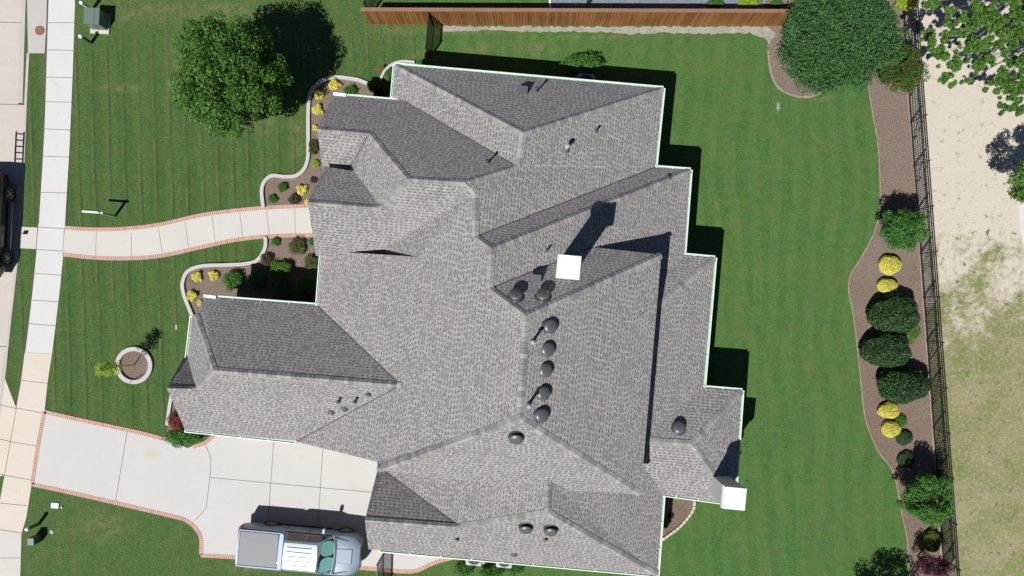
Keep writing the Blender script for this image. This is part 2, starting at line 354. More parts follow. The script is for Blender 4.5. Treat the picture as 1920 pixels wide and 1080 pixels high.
class MB:
    def __init__(s): s.v = []; s.f = []; s.m = []; s.uv = []
    def quadmesh(s, vs, fs, mi=0, uvs=None):
        b = len(s.v); s.v += [tuple(q) for q in vs]
        for k_, f in enumerate(fs):
            s.f.append([b + i for i in f]); s.m.append(mi)
            for j, i in enumerate(f): s.uv.append(uvs[k_][j] if uvs else (vs[i][0] + vs[i][1], vs[i][2]))
    def box(s, c, d, mi=0, rz=0.0, M4=None, taper=1.0):
        x, y, z = d[0] / 2, d[1] / 2, d[2] / 2; vs = []
        for sz in (-1, 1):
            t = taper if sz > 0 else 1
            for sx, sy in ((-1, -1), (1, -1), (1, 1), (-1, 1)): vs.append(Vector((sx * x * t, sy * y * t, sz * z)))
        rm = Matrix.Rotation(rz, 4, 'Z')
        vs = [(M4 @ (rm @ q)) + Vector(c) if M4 else (rm @ q) + Vector(c) for q in vs]
        s.quadmesh(vs, [(3, 2, 1, 0), (4, 5, 6, 7), (0, 1, 5, 4), (1, 2, 6, 5), (2, 3, 7, 6), (3, 0, 4, 7)], mi)
    def tube(s, a, b, r1, r2=None, n=8, mi=0, caps=True):
        a, b = Vector(a), Vector(b); r2 = r1 if r2 is None else r2
        d = (b - a).normalized(); u = d.orthogonal().normalized(); w_ = d.cross(u); vs = []
        for p, r in ((a, r1), (b, r2)):
            for i in range(n):
                t = 2 * math.pi * i / n; vs.append(p + u * math.cos(t) * r + w_ * math.sin(t) * r)
        fs = [(i, (i + 1) % n, n + (i + 1) % n, n + i) for i in range(n)]
        if caps: fs += [tuple(range(n))[::-1], tuple(range(n, 2 * n))]
        s.quadmesh(vs, fs, mi)
    def lathe(s, c, prof, n=20, mi=0, axis=None):
        vs = []; q = (Vector(axis).to_track_quat('Z', 'Y') if axis is not None else None)
        for r, z in prof:
            for i in range(n):
                t = 2 * math.pi * i / n; p = Vector((r * math.cos(t), r * math.sin(t), z))
                vs.append((q @ p if q else p) + Vector(c))
        fs = []
        for j in range(len(prof) - 1):
            fs += [(j * n + i, j * n + (i + 1) % n, (j + 1) * n + (i + 1) % n, (j + 1) * n + i) for i in range(n)]
        fs += [tuple(range(n))[::-1], tuple(range((len(prof) - 1) * n, len(prof) * n))]
        s.quadmesh(vs, fs, mi)
    def build(s, name, mat, parent=None, smooth=False): return mesh(name, s.v, s.f, mat, parent, s.uv, smooth, s.m)

def smooth_line(pts, n=6, closed=False):
    out = []; N = len(pts)
    for i in range(N if closed else N - 1):
        g = lambda j: Vector(pts[j % N]) if closed else Vector(pts[max(0, min(N - 1, j))])
        p0, p1, p2, p3 = g(i - 1), g(i), g(i + 1), g(i + 2)
        for k in range(n):
            t = k / n
            out.append(0.5 * ((2 * p1) + (p2 - p0) * t + (2 * p0 - 5 * p1 + 4 * p2 - p3) * t * t + (3 * p1 - p0 - 3 * p2 + p3) * t ** 3))
    if not closed: out.append(Vector(pts[-1]))
    return out
def sheet(name, px, z, mat, jag=0.0, step=0.25, curve=False, closed_smooth=True, kind='structure', parent=None):
    pts = [P(u, v).to_2d() for u, v in px]
    if curve: pts = smooth_line(pts, 6, True)
    if jag:
        q = []
        for i in range(len(pts)):
            a, b = pts[i], pts[(i + 1) % len(pts)]; L_ = (b - a).length; n = max(1, int(L_ / step))
            nn = Vector((-(b - a).y, (b - a).x)).normalized() if L_ > 0 else Vector((0, 0))
            for k in range(n): q.append(a.lerp(b, k / n) + nn * random.uniform(-jag, jag))
        pts = q
    vs = [(p.x, p.y, z) for p in pts]; ar = sum(pts[i - 1].x * pts[i].y - pts[i].x * pts[i - 1].y for i in range(len(pts)))
    f = list(range(len(vs)))
    if ar < 0: f.reverse()
    o = mesh(name, vs, [f], mat, parent, [(vs[i][0], vs[i][1]) for i in f])
    if kind: o['kind'] = kind
    return o
def strip_mesh(mb, pts, wdt, z0, z1, mi=0, side=0.0, closed=False):
    """a raised band along a ground polyline; side shifts it sideways; uv runs along its length"""
    n = len(pts); L0 = 0.0; rows = []; uvs = []
    for i in range(n):
        a = pts[i - 1] if (i > 0 or closed) else pts[i]; b = pts[(i + 1) % n] if (i < n - 1 or closed) else pts[i]
        d = (b - a).normalized(); nn = Vector((-d.y, d.x)); c = pts[i] + nn * side
        if i: L0 += (pts[i] - pts[i - 1]).length
        rows.append((c - nn * wdt / 2, c + nn * wdt / 2)); uvs.append(L0)
    vs = []
    for a, b in rows: vs += [(a.x, a.y, z0), (a.x, a.y, z1), (b.x, b.y, z1), (b.x, b.y, z0)]
    fs = []; fu = []
    for i in range(n if closed else n - 1):
        p, q = 4 * i, 4 * ((i + 1) % n); u0 = uvs[i]; u1 = uvs[i + 1] if i + 1 < n else uvs[i] + (pts[0] - pts[i]).length
        for j in range(3):
            fs.append((p + j, q + j, q + j + 1, p + j + 1)); fu.append([(u0, j * 0.1), (u1, j * 0.1), (u1, j * 0.1 + 0.1), (u0, j * 0.1 + 0.1)])
    if not closed:
        fs += [(0, 1, 2, 3), (4 * n - 1, 4 * n - 2, 4 * n - 3, 4 * n - 4)]; fu += [[(0, 0)] * 4] * 2
    mb.quadmesh([Vector(v) for v in vs], fs, mi, fu)
def band(name, px, wdt, z0, z1, mat, side=0.0, n=6, closed=False, parent=None):
    pts = [P(u, v).to_2d() for u, v in px]
    if n: pts = smooth_line(pts, n, closed)
    mb = MB(); strip_mesh(mb, pts, wdt, z0, z1, 0, side, closed); return mb.build(name, mat, parent)
def fix_normals(o):
    bm = bmesh.new(); bm.from_mesh(o.data); bmesh.ops.recalc_face_normals(bm, faces=bm.faces); bm.to_mesh(o.data); bm.free(); return o

# ------------------------------------------------------------ ground and paving
g = mesh("ground", [(-150, -150, 0), (150, -150, 0), (150, 150, 0), (-150, 150, 0)], [(0, 1, 2, 3)], M['lawn']); g['kind'] = 'structure'
sheet("dry_field", [(1698, -700), (1698, 100), (1702, 172), (1712, 270), (1719, 382), (1732, 545), (1744, 725), (1768, 1085), (1880, 2600), (4200, 2600), (4200, -700)], 0.004, M['sand'], jag=0.05)
sheet("field_path", [(1925, 330), (1909, 372), (1912, 430), (1928, 500)], 0.010, M['sidewalk'])
sheet("mulch_bed", [(1432, 60), (1438, 75), (1440, 95), (1445, 135), (1460, 165), (1490, 180), (1522, 181), (1550, 167), (1575, 120), (1610, 110), (1626, 147), (1637, 220), (1646, 270), (1650, 345), (1649, 400), (1635, 445), (1610, 490), (1595, 515), (1591, 545), (1600, 592), (1607, 652), (1615, 727), (1621, 777), (1631, 812), (1647, 847), (1670, 877), (1681, 908), (1690, 960), (1700, 1005), (1703, 1045), (1706, 1110),
      (1770, 1110), (1762, 985), (1744, 725), (1730, 535), (1712, 270), (1702, 172), (1695, 40), (1690, -60), (1440, -60)], 0.008, M['mulch'], jag=0.035, step=0.12)
EDG = [(1440, 95), (1445, 135), (1460, 165), (1490, 180), (1522, 181), (1550, 167)]
EDG2 = [(1626, 147), (1637, 220), (1646, 270), (1650, 345), (1649, 400), (1635, 445), (1610, 490), (1595, 515), (1591, 545), (1600, 592), (1607, 652), (1615, 727), (1621, 777), (1631, 812), (1647, 847), (1670, 877), (1681, 908), (1690, 960), (1700, 1005), (1703, 1045), (1706, 1110)]
for e_, w_ in ((EDG, .09), (EDG2, .05)): band("bed_border", e_, w_, 0.0, 0.013, M['paleedge'], n=4)['kind'] = 'structure'
band("bed_border", [(1701, 172), (1711, 270), (1729, 535), (1743, 725), (1761, 985), (1769, 1110)], .10, 0.0, 0.012, M['paleedge'], n=2)['kind'] = 'structure'
sheet("gravel_strip", [(826, 48), (900, 50), (1000, 50), (1200, 50), (1440, 50), (1455, 62), (1443, 84), (1432, 72), (1405, 62), (1340, 64), (1240, 61), (1180, 64), (1100, 59), (1000, 60), (900, 57), (830, 60)], 0.012, M['gravel'], jag=0.05, step=0.15)
sheet("pebble_yard", [(1030, -200), (1033, 13), (1460, 17), (1700, 17), (1700, -200)], 0.004, M['bluegravel'], jag=0.03)
# road, kerb, sidewalk
sheet("road", [(-900, -1500), (60, -1500), (41, 0), (34, 195), (46, 198), (44, 270), (38, 430), (31, 475), (24, 545), (12, 640), (3, 720), (-12, 900), (-60, 1500), (-200, 3000), (-1400, 3000)], 0.004, M['road'])
band("gutter_pan", [(48, -60), (44, 0), (42, 60), (40, 120), (38, 193)], 0.24, 0.0, 0.010, M['curbc'], n=4)['kind'] = 'structure'
sheet("service_pad", [(52, -80), (51, 0), (53, 100), (84, 100), (87, 50), (90, -80)], 0.014, M['curbc'])
kb = band("kerb", [(53, 100), (49, 180), (45.5, 270), (41, 370), (37, 430), (33, 475), (26, 540), (17, 620), (8, 705), (-3, 790), (-14, 880), (-30, 1000)], 0.13, 0.0, 0.022, M['curbc'], n=5); kb['kind'] = 'structure'
sheet("sidewalk", [(95, -120), (91, 0), (88, 100), (82, 270), (72, 425), (68, 470), (61, 540), (47, 660), (98, 664), (113, 540), (119, 478), (122, 425), (131, 270), (137, 130), (141, 0), (146, -120)], 0.016, M['sidewalk'])
sheet("tan_sidewalk", [(47, 660.3), (40, 715), (31, 765), (8, 705), (-2, 780), (-14, 880), (0, 893), (9, 891), (0, 940), (-12, 1010), (-20, 1110), (37, 1110), (39, 1070), (41, 1000), (50, 970), (60, 907), (72, 830), (84, 770), (90, 715), (98, 664.3)], 0.020, M['tan'])
sheet("lower_sidewalk", [(0.5, 993), (-14, 1110), (36.5, 1110), (38.5, 1070), (40.5, 1003)], 0.024, M['walk'])
sheet("walk_link", [(36, 425), (71.5, 427), (68, 467), (32, 465)], 0.018, M['walk'])
mb = MB()
def jl(a, b, wd=0.022, z=0.030): strip_mesh(mb, [P(*a).to_2d(), P(*b).to_2d()], wd, 0.0, z)
for u0, v0, u1, v1 in [(90, 43, 141, 43), (89, 94, 139, 95), (87, 145, 138, 146), (85, 191, 135, 192), (83, 242, 132, 244), (80, 293, 130, 295), (75, 361, 126, 362), (71, 426, 122, 429), (68, 468, 118, 471),
                       (64, 513, 115, 516), (61, 563, 110, 566), (55, 607, 104, 611), (41, 713, 90, 719), (31, 765, 84, 775), (20, 828, 73, 837), (9, 891, 60, 900), (0, 943, 50, 948), (-4, 992, 41, 999), (-8, 1046, 39, 1046), (0, 889, 9, 891), (0, 823, 20, 828), (-5, 758, 31, 766),
                       (31, 766, 9, 891), (71, 425, 68, 470), (0, 42, 40, 43), (-20, 195, 46, 197), (-20, 650, 14, 650), (-20, 345, 40, 347)]: jl((u0, v0), (u1, v1))
o = mb.build("pavement_joints", M['joint']); o['kind'] = 'structure'
mb = MB(); strip_mesh(mb, smooth_line([P(*q).to_2d() for q in [(92, -60), (88.5, 50), (86, 130), (84, 200), (81, 270), (72, 420)]], 5), 0.07, 0, 0.017)
strip_mesh(mb, smooth_line([P(*q).to_2d() for q in [(68, 470), (61, 540), (53, 610), (46, 665), (32, 760)]], 5), 0.06, 0, 0.017)
o = mb.build("soil_edge", M['dirt']); o['kind'] = 'structure'
# brick edged walkway
WU = [(122, 427), (175, 430), (232, 429), (300, 421), (375, 404), (430, 396), (480, 391), (530, 388), (590, 386), (640, 386)]
WL = [(118, 477), (175, 483), (237, 484.5), (300, 480), (375, 464), (430, 452), (480, 445), (530, 442), (590, 441), (640, 441)]
sheet("front_walk", WU + WL[::-1], 0.024, M['walk'])
band("walk_brick_edge", WU, 0.19, 0, 0.032, M['brick'], side=0.0)['kind'] = 'structure'
band("walk_brick_edge", WL, 0.19, 0, 0.032, M['brick'], side=0.0)['kind'] = 'structure'
mb = MB()
for a, b in [((121, 428), (118, 476)), ((181, 435), (180, 480)), ((247, 437), (247, 481)), ((297, 426), (305, 474)), ((347, 415), (354, 463)), ((398, 405), (404, 454)), ((450, 399), (455, 446)), ((500, 393), (505, 440)), ((553, 390), (554, 438))]:
    strip_mesh(mb, [P(*a).to_2d(), P(*b).to_2d()], 0.022, 0, 0.0275)
o = mb.build("walk_joints", M['joint']); o['kind'] = 'structure'
# driveway
DU = [(84, 772), (150, 787), (262, 811), (300, 821), (322, 826), (352, 840), (385, 826), (402, 812)]
DL = [(61, 908), (140, 925), (240, 948), (325, 968), (350, 976), (367, 990), (377, 1008), (378, 1042)]
sheet("driveway", DU + [(402, 780), (900, 800), (900, 1046), (850, 1044), (830, 1049), (805, 1058), (780, 1069), (750, 1070), (705, 1066), (660, 1062), (445, 1045)] + [(378, 1042)] + smooth_line([Vector(q) for q in DL[:-1]], 5)[::-1], 0.024, M['drive'])
for px in (DU[:5], DL[:-1] + [(377.5, 1039)], [(84, 771), (72, 835), (61, 908)], [(377, 1041), (445, 1045), (560, 1055), (705, 1067), (750, 1071), (780, 1070), (805, 1059), (830, 1050), (852, 1045)], [(362, 838), (385, 830), (402, 816)]):
    band("drive_brick_edge", px, 0.19, 0, 0.033, M['brick'])['kind'] = 'structure'
mb = MB()
for pl in [[(239, 809), (217, 940)], [(385, 832), (396, 859), (394, 895), (387, 952), (367, 975)], [(394, 895), (480, 903), (700, 923)], [(514, 820), (498, 1048)], [(607, 820), (592, 1050)]]:
    strip_mesh(mb, [P(*q).to_2d() for q in pl], 0.03, 0, 0.0275)
o = mb.build("driveway_joints", M['joint']); o['kind'] = 'structure'

# planting beds by the house
ZB = 0.010
EN = [(690, 158), (672, 151), (655, 148), (637, 146), (615, 148), (594, 160), (582, 178), (579, 210), (579, 270), (578, 298), (571, 318), (556, 330), (535, 332), (512, 330), (498, 340), (492, 358), (495, 390)]
sheet("front_mulch_bed", EN + [(640, 390), (760, 350), (800, 170)], ZB, M['mulch'], jag=0.01)
ES = [(499, 445), (498, 466), (484, 488), (460, 495), (425, 497), (380, 499), (354, 509), (344, 530), (346, 550), (353, 570), (362, 592)]
sheet("porch_mulch_bed", ES + [(420, 600), (640, 600), (640, 443), (540, 443)], ZB, M['mulch'], jag=0.01)
EW = [(324, 738), (320, 760), (315, 797)]
sheet("corner_mulch_bed", EW + [(312, 815), (340, 830), (400, 818), (420, 760), (380, 735)], 0.026, M['mulch'], jag=0.02)
sheet("north_mulch_bed", [(700, 168), (714, 150), (730, 126), (755, 117), (800, 120), (820, 150), (800, 200), (700, 200)], ZB, M['mulch'], jag=0.03)
sheet("back_mulch_bed", [(1236, 935), (1301, 932), (1300, 955), (1285, 972), (1262, 996), (1237, 1014)], ZB, M['mulch'])
for px, lab, wd in [(EN, "light grey concrete edging curving round the bed north of the walkway", 0.17), (ES, "light grey concrete edging curving round the bed south of the walkway", 0.17),
                (EW, "short straight concrete edging beside the red flowering bush", 0.16), ([(714, 152), (722, 134), (738, 121), (757, 116), (778, 118)], "thin concrete edging at the north-west corner of the house", 0.12)]:
    tag(band("bed_edging", px, wd, 0, 0.13, M['edging'], n=6), lab, "edging", "concrete bed edgings")
ring = [(253 + 31 * math.cos(t), 685 + 31 * math.sin(t)) for t in np.linspace(0, 2 * math.pi, 36, endpoint=False)]
sheet("tree_ring_mulch", [(253 + 30 * math.cos(t), 685 + 30 * math.sin(t)) for t in np.linspace(0, 2 * math.pi, 30, endpoint=False)], ZB, M['mulch'])
tag(band("tree_ring", ring, 0.20, 0, 0.14, M['edging'], n=0, closed=True), "round concrete tree ring in the front lawn", "edging")
bp = smooth_line([P(*q).to_2d() for q in [(1301, 932), (1300, 952), (1288, 971), (1270, 990), (1240, 1012)]], 12)
L_ = [0.0]
for i in range(1, len(bp)): L_.append(L_[-1] + (bp[i] - bp[i - 1]).length)
nb = 13
for j in range(nb):
    t = (j + 0.5) / nb * L_[-1]; i = max(k for k in range(len(L_)) if L_[k] <= t); i = min(i, len(bp) - 2)
    d = (bp[i + 1] - bp[i]).normalized(); p = bp[i].lerp(bp[i + 1], (t - L_[i]) / max(1e-6, L_[i + 1] - L_[i]))
    mb = MB(); mb.box((0, 0, 0.06), (L_[-1] / nb * 0.92, 0.13, 0.12), taper=0.94); o = mb.build("edging_block", M['creamstone'])
    o.location = (p.x, p.y, 0); o.rotation_euler = (0, 0, math.atan2(d.y, d.x) + random.uniform(-.05, .05))
    tag(o, "cream stone block in the curved row edging the small bed behind the house", "edging block", "cream edging blocks of the back bed")

# ------------------------------------------------------------ the house
AH = R(5.4); E1 = Vector((math.cos(AH), -math.sin(AH))); E2 = Vector((math.sin(AH), math.cos(AH)))
DIR = {'N': E2, 'S': -E2, 'E': E1, 'W': -E1}
PL = {'N1': ((741, 122), 2.9, 'N', .90), 'W1': ((738, 150), 2.9, 'W', .48), 'E1': ((1236, 240), 2.9, 'E', .475),
      'N2': ((690, 183), 2.9, 'N', .92), 'MW': ((599, 527), 2.9, 'W', .53), 'NS': ((1260, 317), 2.9, 'N', .88), 'E2': ((1288, 400), 2.9, 'E', .50),
      'N4': ((1176, 470.5), 5.4, 'N', .86), 'EM': ((1222, 690), 5.4, 'E', .46), 'SF': ((955, 905), 5.4, 'S', .86),
      'S4': ((960, 1055), 2.9, 'S', .92), 'E4': ((1236, 1000), 2.9, 'E', .56), 'N7': ((490, 564), 2.9, 'N', .88), 'S7': ((451, 817), 2.9, 'S', .82),
      'W7': ((355, 630), 2.9, 'W', 1.08), 'N5': ((1300, 481), 2.9, 'N', .5), 'E5': ((1330, 605), 2.9, 'E', .5), 'N6': ((1355, 730), 2.9, 'N', .5), 'E6': ((1386, 820), 2.9, 'E', .5), 'S6': ((1290, 932), 2.9, 'S', .46)}
def zof(pl, u, v):
    (a, b), z0, d, p = PL[pl]; q = P(a, b, z0).to_2d(); z = 4.0
    for _ in range(40): z = z0 + p * (q - P(u, v, z).to_2d()).dot(DIR[d])
    return z
def derive(n, u, v, ref, d, p): PL[n] = ((u, v), zof(ref, u, v), d, p)
derive('S2', 820, 338, 'N2', 'S', .92); derive('SA', 643, 246, 'N2', 'S', .92); derive('DB', 645, 384, 'S2', 'N', .9)
derive('WA', 764, 335, 'N2', 'W', .94); derive('N8', 341, 727.5, 'S7', 'N', .8); derive('D3', 775, 982, 'S4', 'N', .92); derive('W4', 1028, 930, 'E4', 'W', .42)
V = {}
for line in """a1 741 122 2.9|a2 1243 166 2.9|a3 981 249 N1,E1,W1|a0 736 183 2.9|w1 759 190 2.93|r1 974 307 E1,W1|r1b 970 312 N2,E1,W1|n2a 872 342 N2,S2,E1|n2b 764 335 N2,S2,WA
n2c 692 250 N2,SA|n2d 594 242 N2,SA|n2e 626 178 2.9|sx 650 325 3.0|sy 606 324 3.1|db1 607 312 DB|db2 664 321 DB,WA|s2a 716 390 S2,DB|s2b 577 379 S2,DB|s2e 592 479 S2|s2f 655 484 3.35|s2g 722 481 3.65|s2d 720 465.5 4.0
x1 783 481.5 MW|m0 603 475 2.9|mx 652 473 MW|m1 891 362 6.62|m2 891 444 6.62|m3 922 466 MW,NS,E2|m4 918 541 MW,E2,N4|m5 986 592 MW,N4,EM|m6 975 785 MW,SF,EM|sw 708 882 SF|mr 707 866 5.15|mb 555 828 2.8
v12 1228 314 2.9|c2 1294 319 2.9|c3 1281 500 2.9|h1 1130 522 E2|n4a 1112 463 N4,E2|n4b 1240 478 5.4|se 1201 927 5.4|sf2 965 912 SF|sf3 1060 919 SF|b1 1027 900 SF,E4,W4
b2 1028 962 E4,W4,S4|b3 864 988 S4,D3,W4|b4 684 975 S4,D3|hb 720 882 2.85|hc 900 884 W4|hd 708 880 2.95|s4a 691 1030 2.9|se4 1232 1078 2.9|e4b 1243 926 2.9|e4c 1110 862 E4|e4m 1240 906 E4|e4n 1230 862 E4
n7f 383 557 2.9|n7g 595 573 2.9|n7a 752 722 N7,S7,MW|n7b 401 694 N7,S7,W7|n7c 367 590 3.5|w7t 360 592 2.95|w7b 352 672 2.98|n8a 344 671 3.05|s7a 368 729 4.65|s7b 313 728 4.65|s7c 347 806 2.9
p1 1247 562 N5,E5|p2 1340 484 2.9|p0 1250 476 2.9|pw 1205 500 N5|px 1205 597 N5,E5|pz 1200 800 E5|p3 1318 727 2.9|p4 1214 821 E5,N6|q0 1200 826 N6,S6|q1 1297 832 N6,E6,S6|q3 1391 733 2.9|qc 1376 944 2.9|ql 1200 922 2.9""".replace("\n", "|").split("|"):
    n, u, v, z = line.split(); u, v = float(u), float(v)
    try: zz = float(z)
    except ValueError: zz = sum(zof(q, u, v) for q in z.split(',')) / len(z.split(','))
    V[n] = P(u, v, zz)
FACES = {'N1': 'a1 a2 a3', 'W1': 'a1 a0 w1 r1b r1 a3', 'N2': 'n2e w1 r1b n2a n2b n2c n2d', 'E1': 'a3 a2 v12 m2 m1 n2a r1b r1', 'NS': 'v12 c2 m3 m2', 'E2': 'm3 c2 c3 h1 n4a m4',
         'SA': 'n2d n2c sx sy', 'WA': 'n2b n2c sx db2 s2a', 'DB': 'db1 db2 s2a s2b', 'S2': 's2b s2a n2b n2a m1 s2d s2g s2f s2e', 'RX': 's2d x1 s2g', 'MN': 's2d m1 x1',
         'MW': 'x1 m1 m2 m3 m4 m5 m6 sw mr mb n7a n7g m0 mx', 'N4': 'm4 n4a n4b m5', 'EM': 'm5 n4b se m6', 'SF': 'sw m6 se sf3 b1 sf2', 'W4': 'b1 b2 b3 hb hc', 'D3': 'hd hb b3 b4', 'S4': 'b4 b3 b2 se4 s4a', 'E4': 'b1 e4c e4n e4m e4b se4 b2',
         'N7': 'n7f n7g n7a n7b n7c', 'W7': 'n7c w7t w7b s7a n7b', 'N8': 'n8a w7b s7a s7b', 'S7': 's7b s7a n7b n7a mb s7c', 'N5': 'p2 p0 pw px p1', 'E5': 'px p1 p2 p3 p4 pz', 'N6': 'q3 p3 p4 q0 q1', 'E6': 'q1 q3 qc', 'S6': 'q1 qc ql q0'}
FD = {'MN': ('W', .55), 'RX': ('S', .9)}
names = list(V); idx = {n: i for i, n in enumerate(names)}
verts = [V[n] for n in names]; faces = []; uvs = []; fkeys = []
for k, s in FACES.items():
    f = [idx[n] for n in s.split()]
    ar = sum(verts[f[i - 1]].x * verts[f[i]].y - verts[f[i]].x * verts[f[i - 1]].y for i in range(len(f)))
    if ar < 0: f.reverse()
    d, p = FD.get(k) or PL[k][2:]
    dn = DIR[d]; al = Vector((-dn.y, dn.x)); off = random.uniform(0, 7); ov = random.uniform(0, .1)
    faces.append(f); fkeys.append(k)
    for i in f:
        q = verts[i].to_2d(); uvs.append((q.dot(al) + off, -q.dot(dn) * math.sqrt(1 + p * p) + ov + 50))
house = empty("house", "sprawling single-storey brick house under a grey shingle roof of many hips and valleys", "house", (0, 0, 0))
roof = mesh("roof", verts, faces, M['shingle'], house, uvs)
bvh = BVHTree.FromPolygons(verts, faces)
def on_roof(u, v):
    o = Vector((0, 0, H)); d = (P(u, v, 0) - o).normalized(); h = bvh.ray_cast(o, d)
    return (h[0], h[1] if h[1].z > 0 else -h[1])
# edge -> faces
em = {}
for fi, f in enumerate(faces):
    for i in range(len(f)):
        em.setdefault(frozenset((f[i], f[i - 1])), []).append(fi)
def fnorm(fi):
    n = Vector((0, 0, 0)); f = faces[fi]
    for i in range(len(f)): n += verts[f[i - 1]].cross(verts[f[i]])
    return n.normalized()
def fcen(fi): return sum((verts[i] for i in faces[fi]), Vector()) / len(faces[fi])
FN = [fnorm(i) for i in range(len(faces))]
def inward(fi, a, b):
    d = (b - a).normalized(); w_ = FN[fi].cross(d).normalized(); f = faces[fi]
    ia = next(i for i in range(len(f)) if verts[f[i]] == a); nx = verts[f[(ia + 1) % len(f)]]
    return w_ if nx == b else -w_
caps = "a3-a1 a3-a2 a3-r1 r1-r1b r1b-n2a n2a-n2b n2b-n2c n2c-n2d n2b-s2a s2a-s2b n2a-m1 m1-m2 m2-m3 m3-c2 m3-m4 m4-m5 m5-n4b m5-m6 m6-sw m6-se n7a-n7b n7b-n7c s7a-s7b s7a-n7b b1-b2 b2-se4 b2-b3 b3-b4 px-p1 p1-p2 q1-q0 q1-q3 q1-qc".split()
def hug(p, off):
    h = bvh.ray_cast(Vector((p.x, p.y, p.z + .5)), Vector((0, 0, -1)), 1.0)
    return Vector((p.x, p.y, h[0].z + off)) if h[0] is not None and abs(h[0].z - p.z) < .3 else p + Vector((0, 0, off))
seg = 0
for c in caps:
    mb = MB()
    A_, B_ = c.split('-'); a, b = V[A_], V[B_]; fs = em.get(frozenset((idx[A_], idx[B_])), [])
    if len(fs) < 2: print("cap edge?", c); continue
    if a.z > b.z + 0.3: a, b = b, a
    w1_, w2_ = inward(fs[0], a, b), inward(fs[1], a, b); n1, n2 = FN[fs[0]], FN[fs[1]]
    up = (n1 + n2).normalized(); Ln = (b - a).length; ns = max(1, int(Ln / 0.2)); wd = 0.165
    for i in range(ns):
        p0 = a.lerp(b, i / ns); p1 = a.lerp(b, min(1, (i + 1.15) / ns)); vs = []
        for p, h in ((p0, 0.040), (p1, 0.018)):
            vs += [hug(p + w1_ * wd, h * .7), p + up * h, hug(p + w2_ * wd, h * .7)]
        vs += [hug(p0 + w1_ * wd, 0), p0, hug(p0 + w2_ * wd, 0)]
        u = seg + 0.1; seg += 1; uu = [(u, 0), (u + .8, 0), (u + .8, .3), (u, .3)]
        mb.quadmesh(vs, [(0, 3, 4, 1), (1, 4, 5, 2), (6, 0, 1, 7), (7, 1, 2, 8)], 0, [[uu[0], uu[1], uu[2], uu[3]]] * 4)
    mb.build("ridge_cap", M['cap'], roof)
for c in "w1-r1b n2c-sx v12-m2 m4-n4a n7g-n7a b3-hb n7a-mb m5-m5".split():  # thin dark strips paint the shade line along each valley
    A_, B_ = c.split('-'); fs = em.get(frozenset((idx[A_], idx[B_])), [])
    if len(fs) < 2: continue
    a, b = V[A_], V[B_]; wa, wb = inward(fs[0], a, b) * 0.028 + FN[fs[0]] * 0.006, inward(fs[1], a, b) * 0.028 + FN[fs[1]] * 0.006
    up = Vector((0, 0, 0.006)); mb = MB(); mb.quadmesh([a + wa, a + up, a + wb, b + wa, b + up, b + wb], [(0, 3, 4, 1), (1, 4, 5, 2)]); mb.build("valley_shade_strip", M['flashshade'], roof)
# fascia, soffit and walls under every open eave and rake
hidden = {'pw', 'e4m', 'e4n', 'pz', 'px', 'hc', 'h1', 'e4c', 's2g', 's2f', 'sx', 'q0'}
fa = MB(); wl = MB()
bnd = {}
for e, fs in em.items():
    if len(fs) == 1:
        i, j = tuple(e); f = faces[fs[0]]
        if f[(f.index(i) + 1) % len(f)] != j: i, j = j, i
        bnd[i] = j
prv = {j: i for i, j in bnd.items()}
def turn(h, i, j):
    if h is None or j is None: return 1
    a, b, c = verts[h].to_2d(), verts[i].to_2d(), verts[j].to_2d(); p, q = (b - a).normalized(), (c - b).normalized()
    t = p.x * q.y - p.y * q.x
    return 0 if abs(t) < .3 else (1 if t > 0 else -1)
for e, fs in em.items():
    if len(fs) != 1: continue
    i, j = tuple(e); f = faces[fs[0]]; k = f.index(i)
    if f[(k + 1) % len(f)] != j: i, j = j, i
    a, b = verts[i], verts[j]
    inn = Vector((-(b - a).y, (b - a).x, 0)).normalized()
    dz = Vector((0, 0, -0.2)); t = Vector((0, 0, -0.012))
    fa.quadmesh([a + t, b + t, b + dz, a + dz, a + dz + inn * .45, b + dz + inn * .45], [(0, 3, 2, 1), (3, 4, 5, 2)])
    if names[i] in hidden or names[j] in hidden: continue
    u = (b - a).normalized(); ta, tb = turn(prv.get(i), i, j) * .4, turn(i, j, bnd.get(j)) * .4
    if (b - a).length < ta + tb: ta = tb = 0
    A2, B2 = a + u * ta + inn * .4 + dz * .9, b - u * tb + inn * .4 + dz * .9
    zb = 0.0 if min(a.z, b.z) < 4.9 else 3.0
    l = (B2 - A2).length
    wl.quadmesh([A2, B2, Vector((B2.x, B2.y, zb)), Vector((A2.x, A2.y, zb))], [(0, 3, 2, 1)], 0, [[(0, A2.z), (0, zb), (l, zb), (l, B2.z)]])
fa.build("fascia", M['fascia'], house); wl.build("wall", M['wall'], house)
